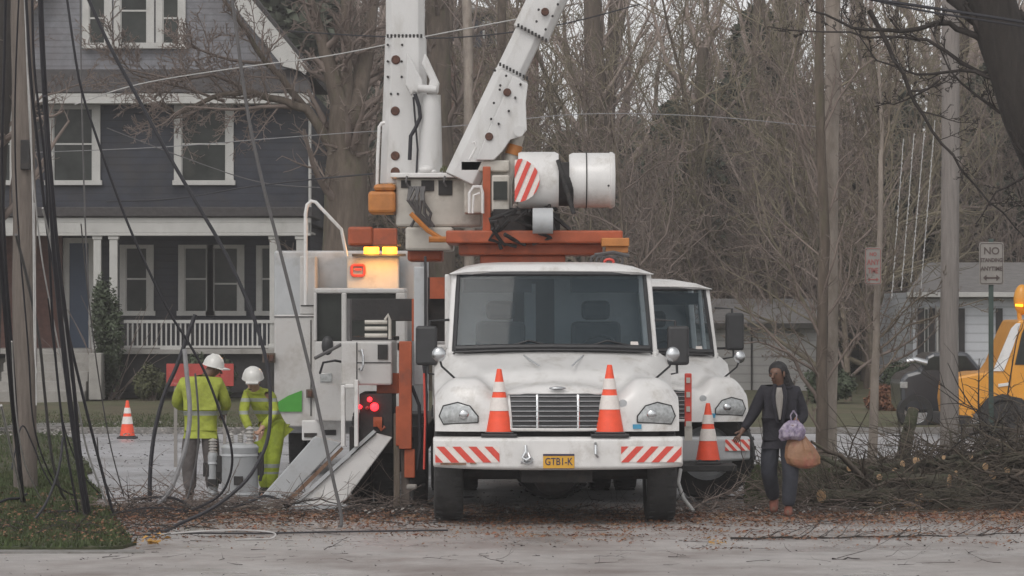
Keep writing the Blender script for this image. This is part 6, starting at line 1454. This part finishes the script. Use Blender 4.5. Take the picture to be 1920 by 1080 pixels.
cable('thick dark overhead cable crossing the upper right corner', [(1560, -12), (1700, 8), (1820, 26), (1960, 48)], 37, 37, 6, 'cable', 'overhead_wire', 'wire')
cable('lower of the two dark cables crossing the upper right corner', [(1600, -8), (1720, 18), (1830, 36), (1960, 56)], 37, 37, 4, 'cable', 'overhead_wire', 'wire')
for k_, (lb, pts, D0, D1, wp, m) in enumerate([
    ('second dark cable almost touching the left frame edge', [(12, -60), (8, 120), (4, 300), (10, 480), (20, 620), (30, 760), (38, 900), (46, 940)], 33.2, 36.4, 6, 'cable'),
    ('dark thin cable swinging from the pole top across the brick wall', [(60, -60), (64, 120), (84, 300), (92, 460), (100, 620), (118, 800), (146, 960)], 33.8, 35.9, 5, 'cable'),
    ('thin black line from the pole to the steps and verge', [(38, -60), (30, 120), (28, 260), (34, 420), (52, 640), (64, 800), (100, 900), (140, 930)], 34, 36.8, 3.5, 'cable'),
    ('very thin dark wire falling in a slack curve before the front steps', [(90, 560), (104, 680), (118, 790), (150, 880), (186, 925)], 35, 37, 2.6, 'cable'),
    ('slender dark strand beside the evergreen bush down to the twigs', [(182, 820), (186, 860), (196, 900), (214, 935), (224, 950)], 36.6, 37, 2.4, 'cable_grey'),
    ('purple black cable leaning right over the brick wall', [(84, 180), (96, 330), (108, 470), (124, 600), (138, 720), (150, 850), (172, 994)], 33.4, 35.5, 8, 'cable'),
    ('pale sheathed wire following the thickest cable', [(44, -60), (54, 200), (62, 330), (78, 480), (98, 590), (120, 700), (142, 800), (158, 900), (166, 950)], 34.1, 36.6, 3, 'cable_pale'),
    ('thin grey wire hanging beside the pale cone side of the street', [(152, 420), (166, 560), (184, 700), (206, 830), (232, 930)], 35.4, 37, 2.6, 'cable_grey'),
    ('short dark cable end poking over the grass at the left edge', [(-10, 946), (14, 936), (36, 934), (50, 926)], 36.2, 36.6, 5, 'cable'),
    ('low dark strand from the verge across the debris to the right', [(60, 965), (130, 958), (200, 964), (280, 952), (350, 958)], 35.8, 36.4, 4, 'cable')]):
    cable(lb, pts, D0, D1, wp, m)
# four pale beaded lines behind the round pole
for k, (x0, y0, x1, y1, lb) in enumerate([(1694, 260, 1672, 560, 'leftmost and faintest'), (1714, 250, 1690, 545, 'second from left'), (1733, 250, 1708, 530, 'third from left'), (1753, 225, 1727, 540, 'rightmost and brightest')]):
    rn = random.Random(k); b = MB(); n = 34
    for i in range(n):
        t = i / n; t2 = t + rn.uniform(.5, .8) / n; D = 50
        a = W(x0 + (x1 - x0) * t, y0 + (y1 - y0) * t, D); e = W(x0 + (x1 - x0) * t2, y0 + (y1 - y0) * t2, D); b.tube([a, a.lerp(e, .5) + Vector((rn.uniform(-.008, .008), 0, 0)), e], [.005, rn.uniform(.007, .014), .005], 6)
    b.tube([W(x0, y0, 50), W(x1, y1, 50)], .006, 5)
    tag(b.build('rope', M['cable_pale'], None, smooth=True), lb + ' of the four pale beaded ropes hanging left of the round pole', 'rope', 'pale beaded ropes left of the round pole')

# ------------------------------------------------------------------ damp air
hm = bpy.data.materials.new('haze'); hm.use_nodes = True; hn = hm.node_tree; hn.nodes.remove(hn.nodes['Principled BSDF'])
pv = hn.nodes.new('ShaderNodeVolumePrincipled'); pv.inputs['Color'].default_value = (.93, .9, .9, 1); pv.inputs['Density'].default_value = .0011; pv.inputs['Anisotropy'].default_value = .2
hn.links.new(pv.outputs[0], hn.nodes['Material Output'].inputs['Volume'])
b = MB(); b.box((-720, -12, -1.3), (720, 1520, 42)); hz = b.build('haze', hm); struct(hz, 'stuff')
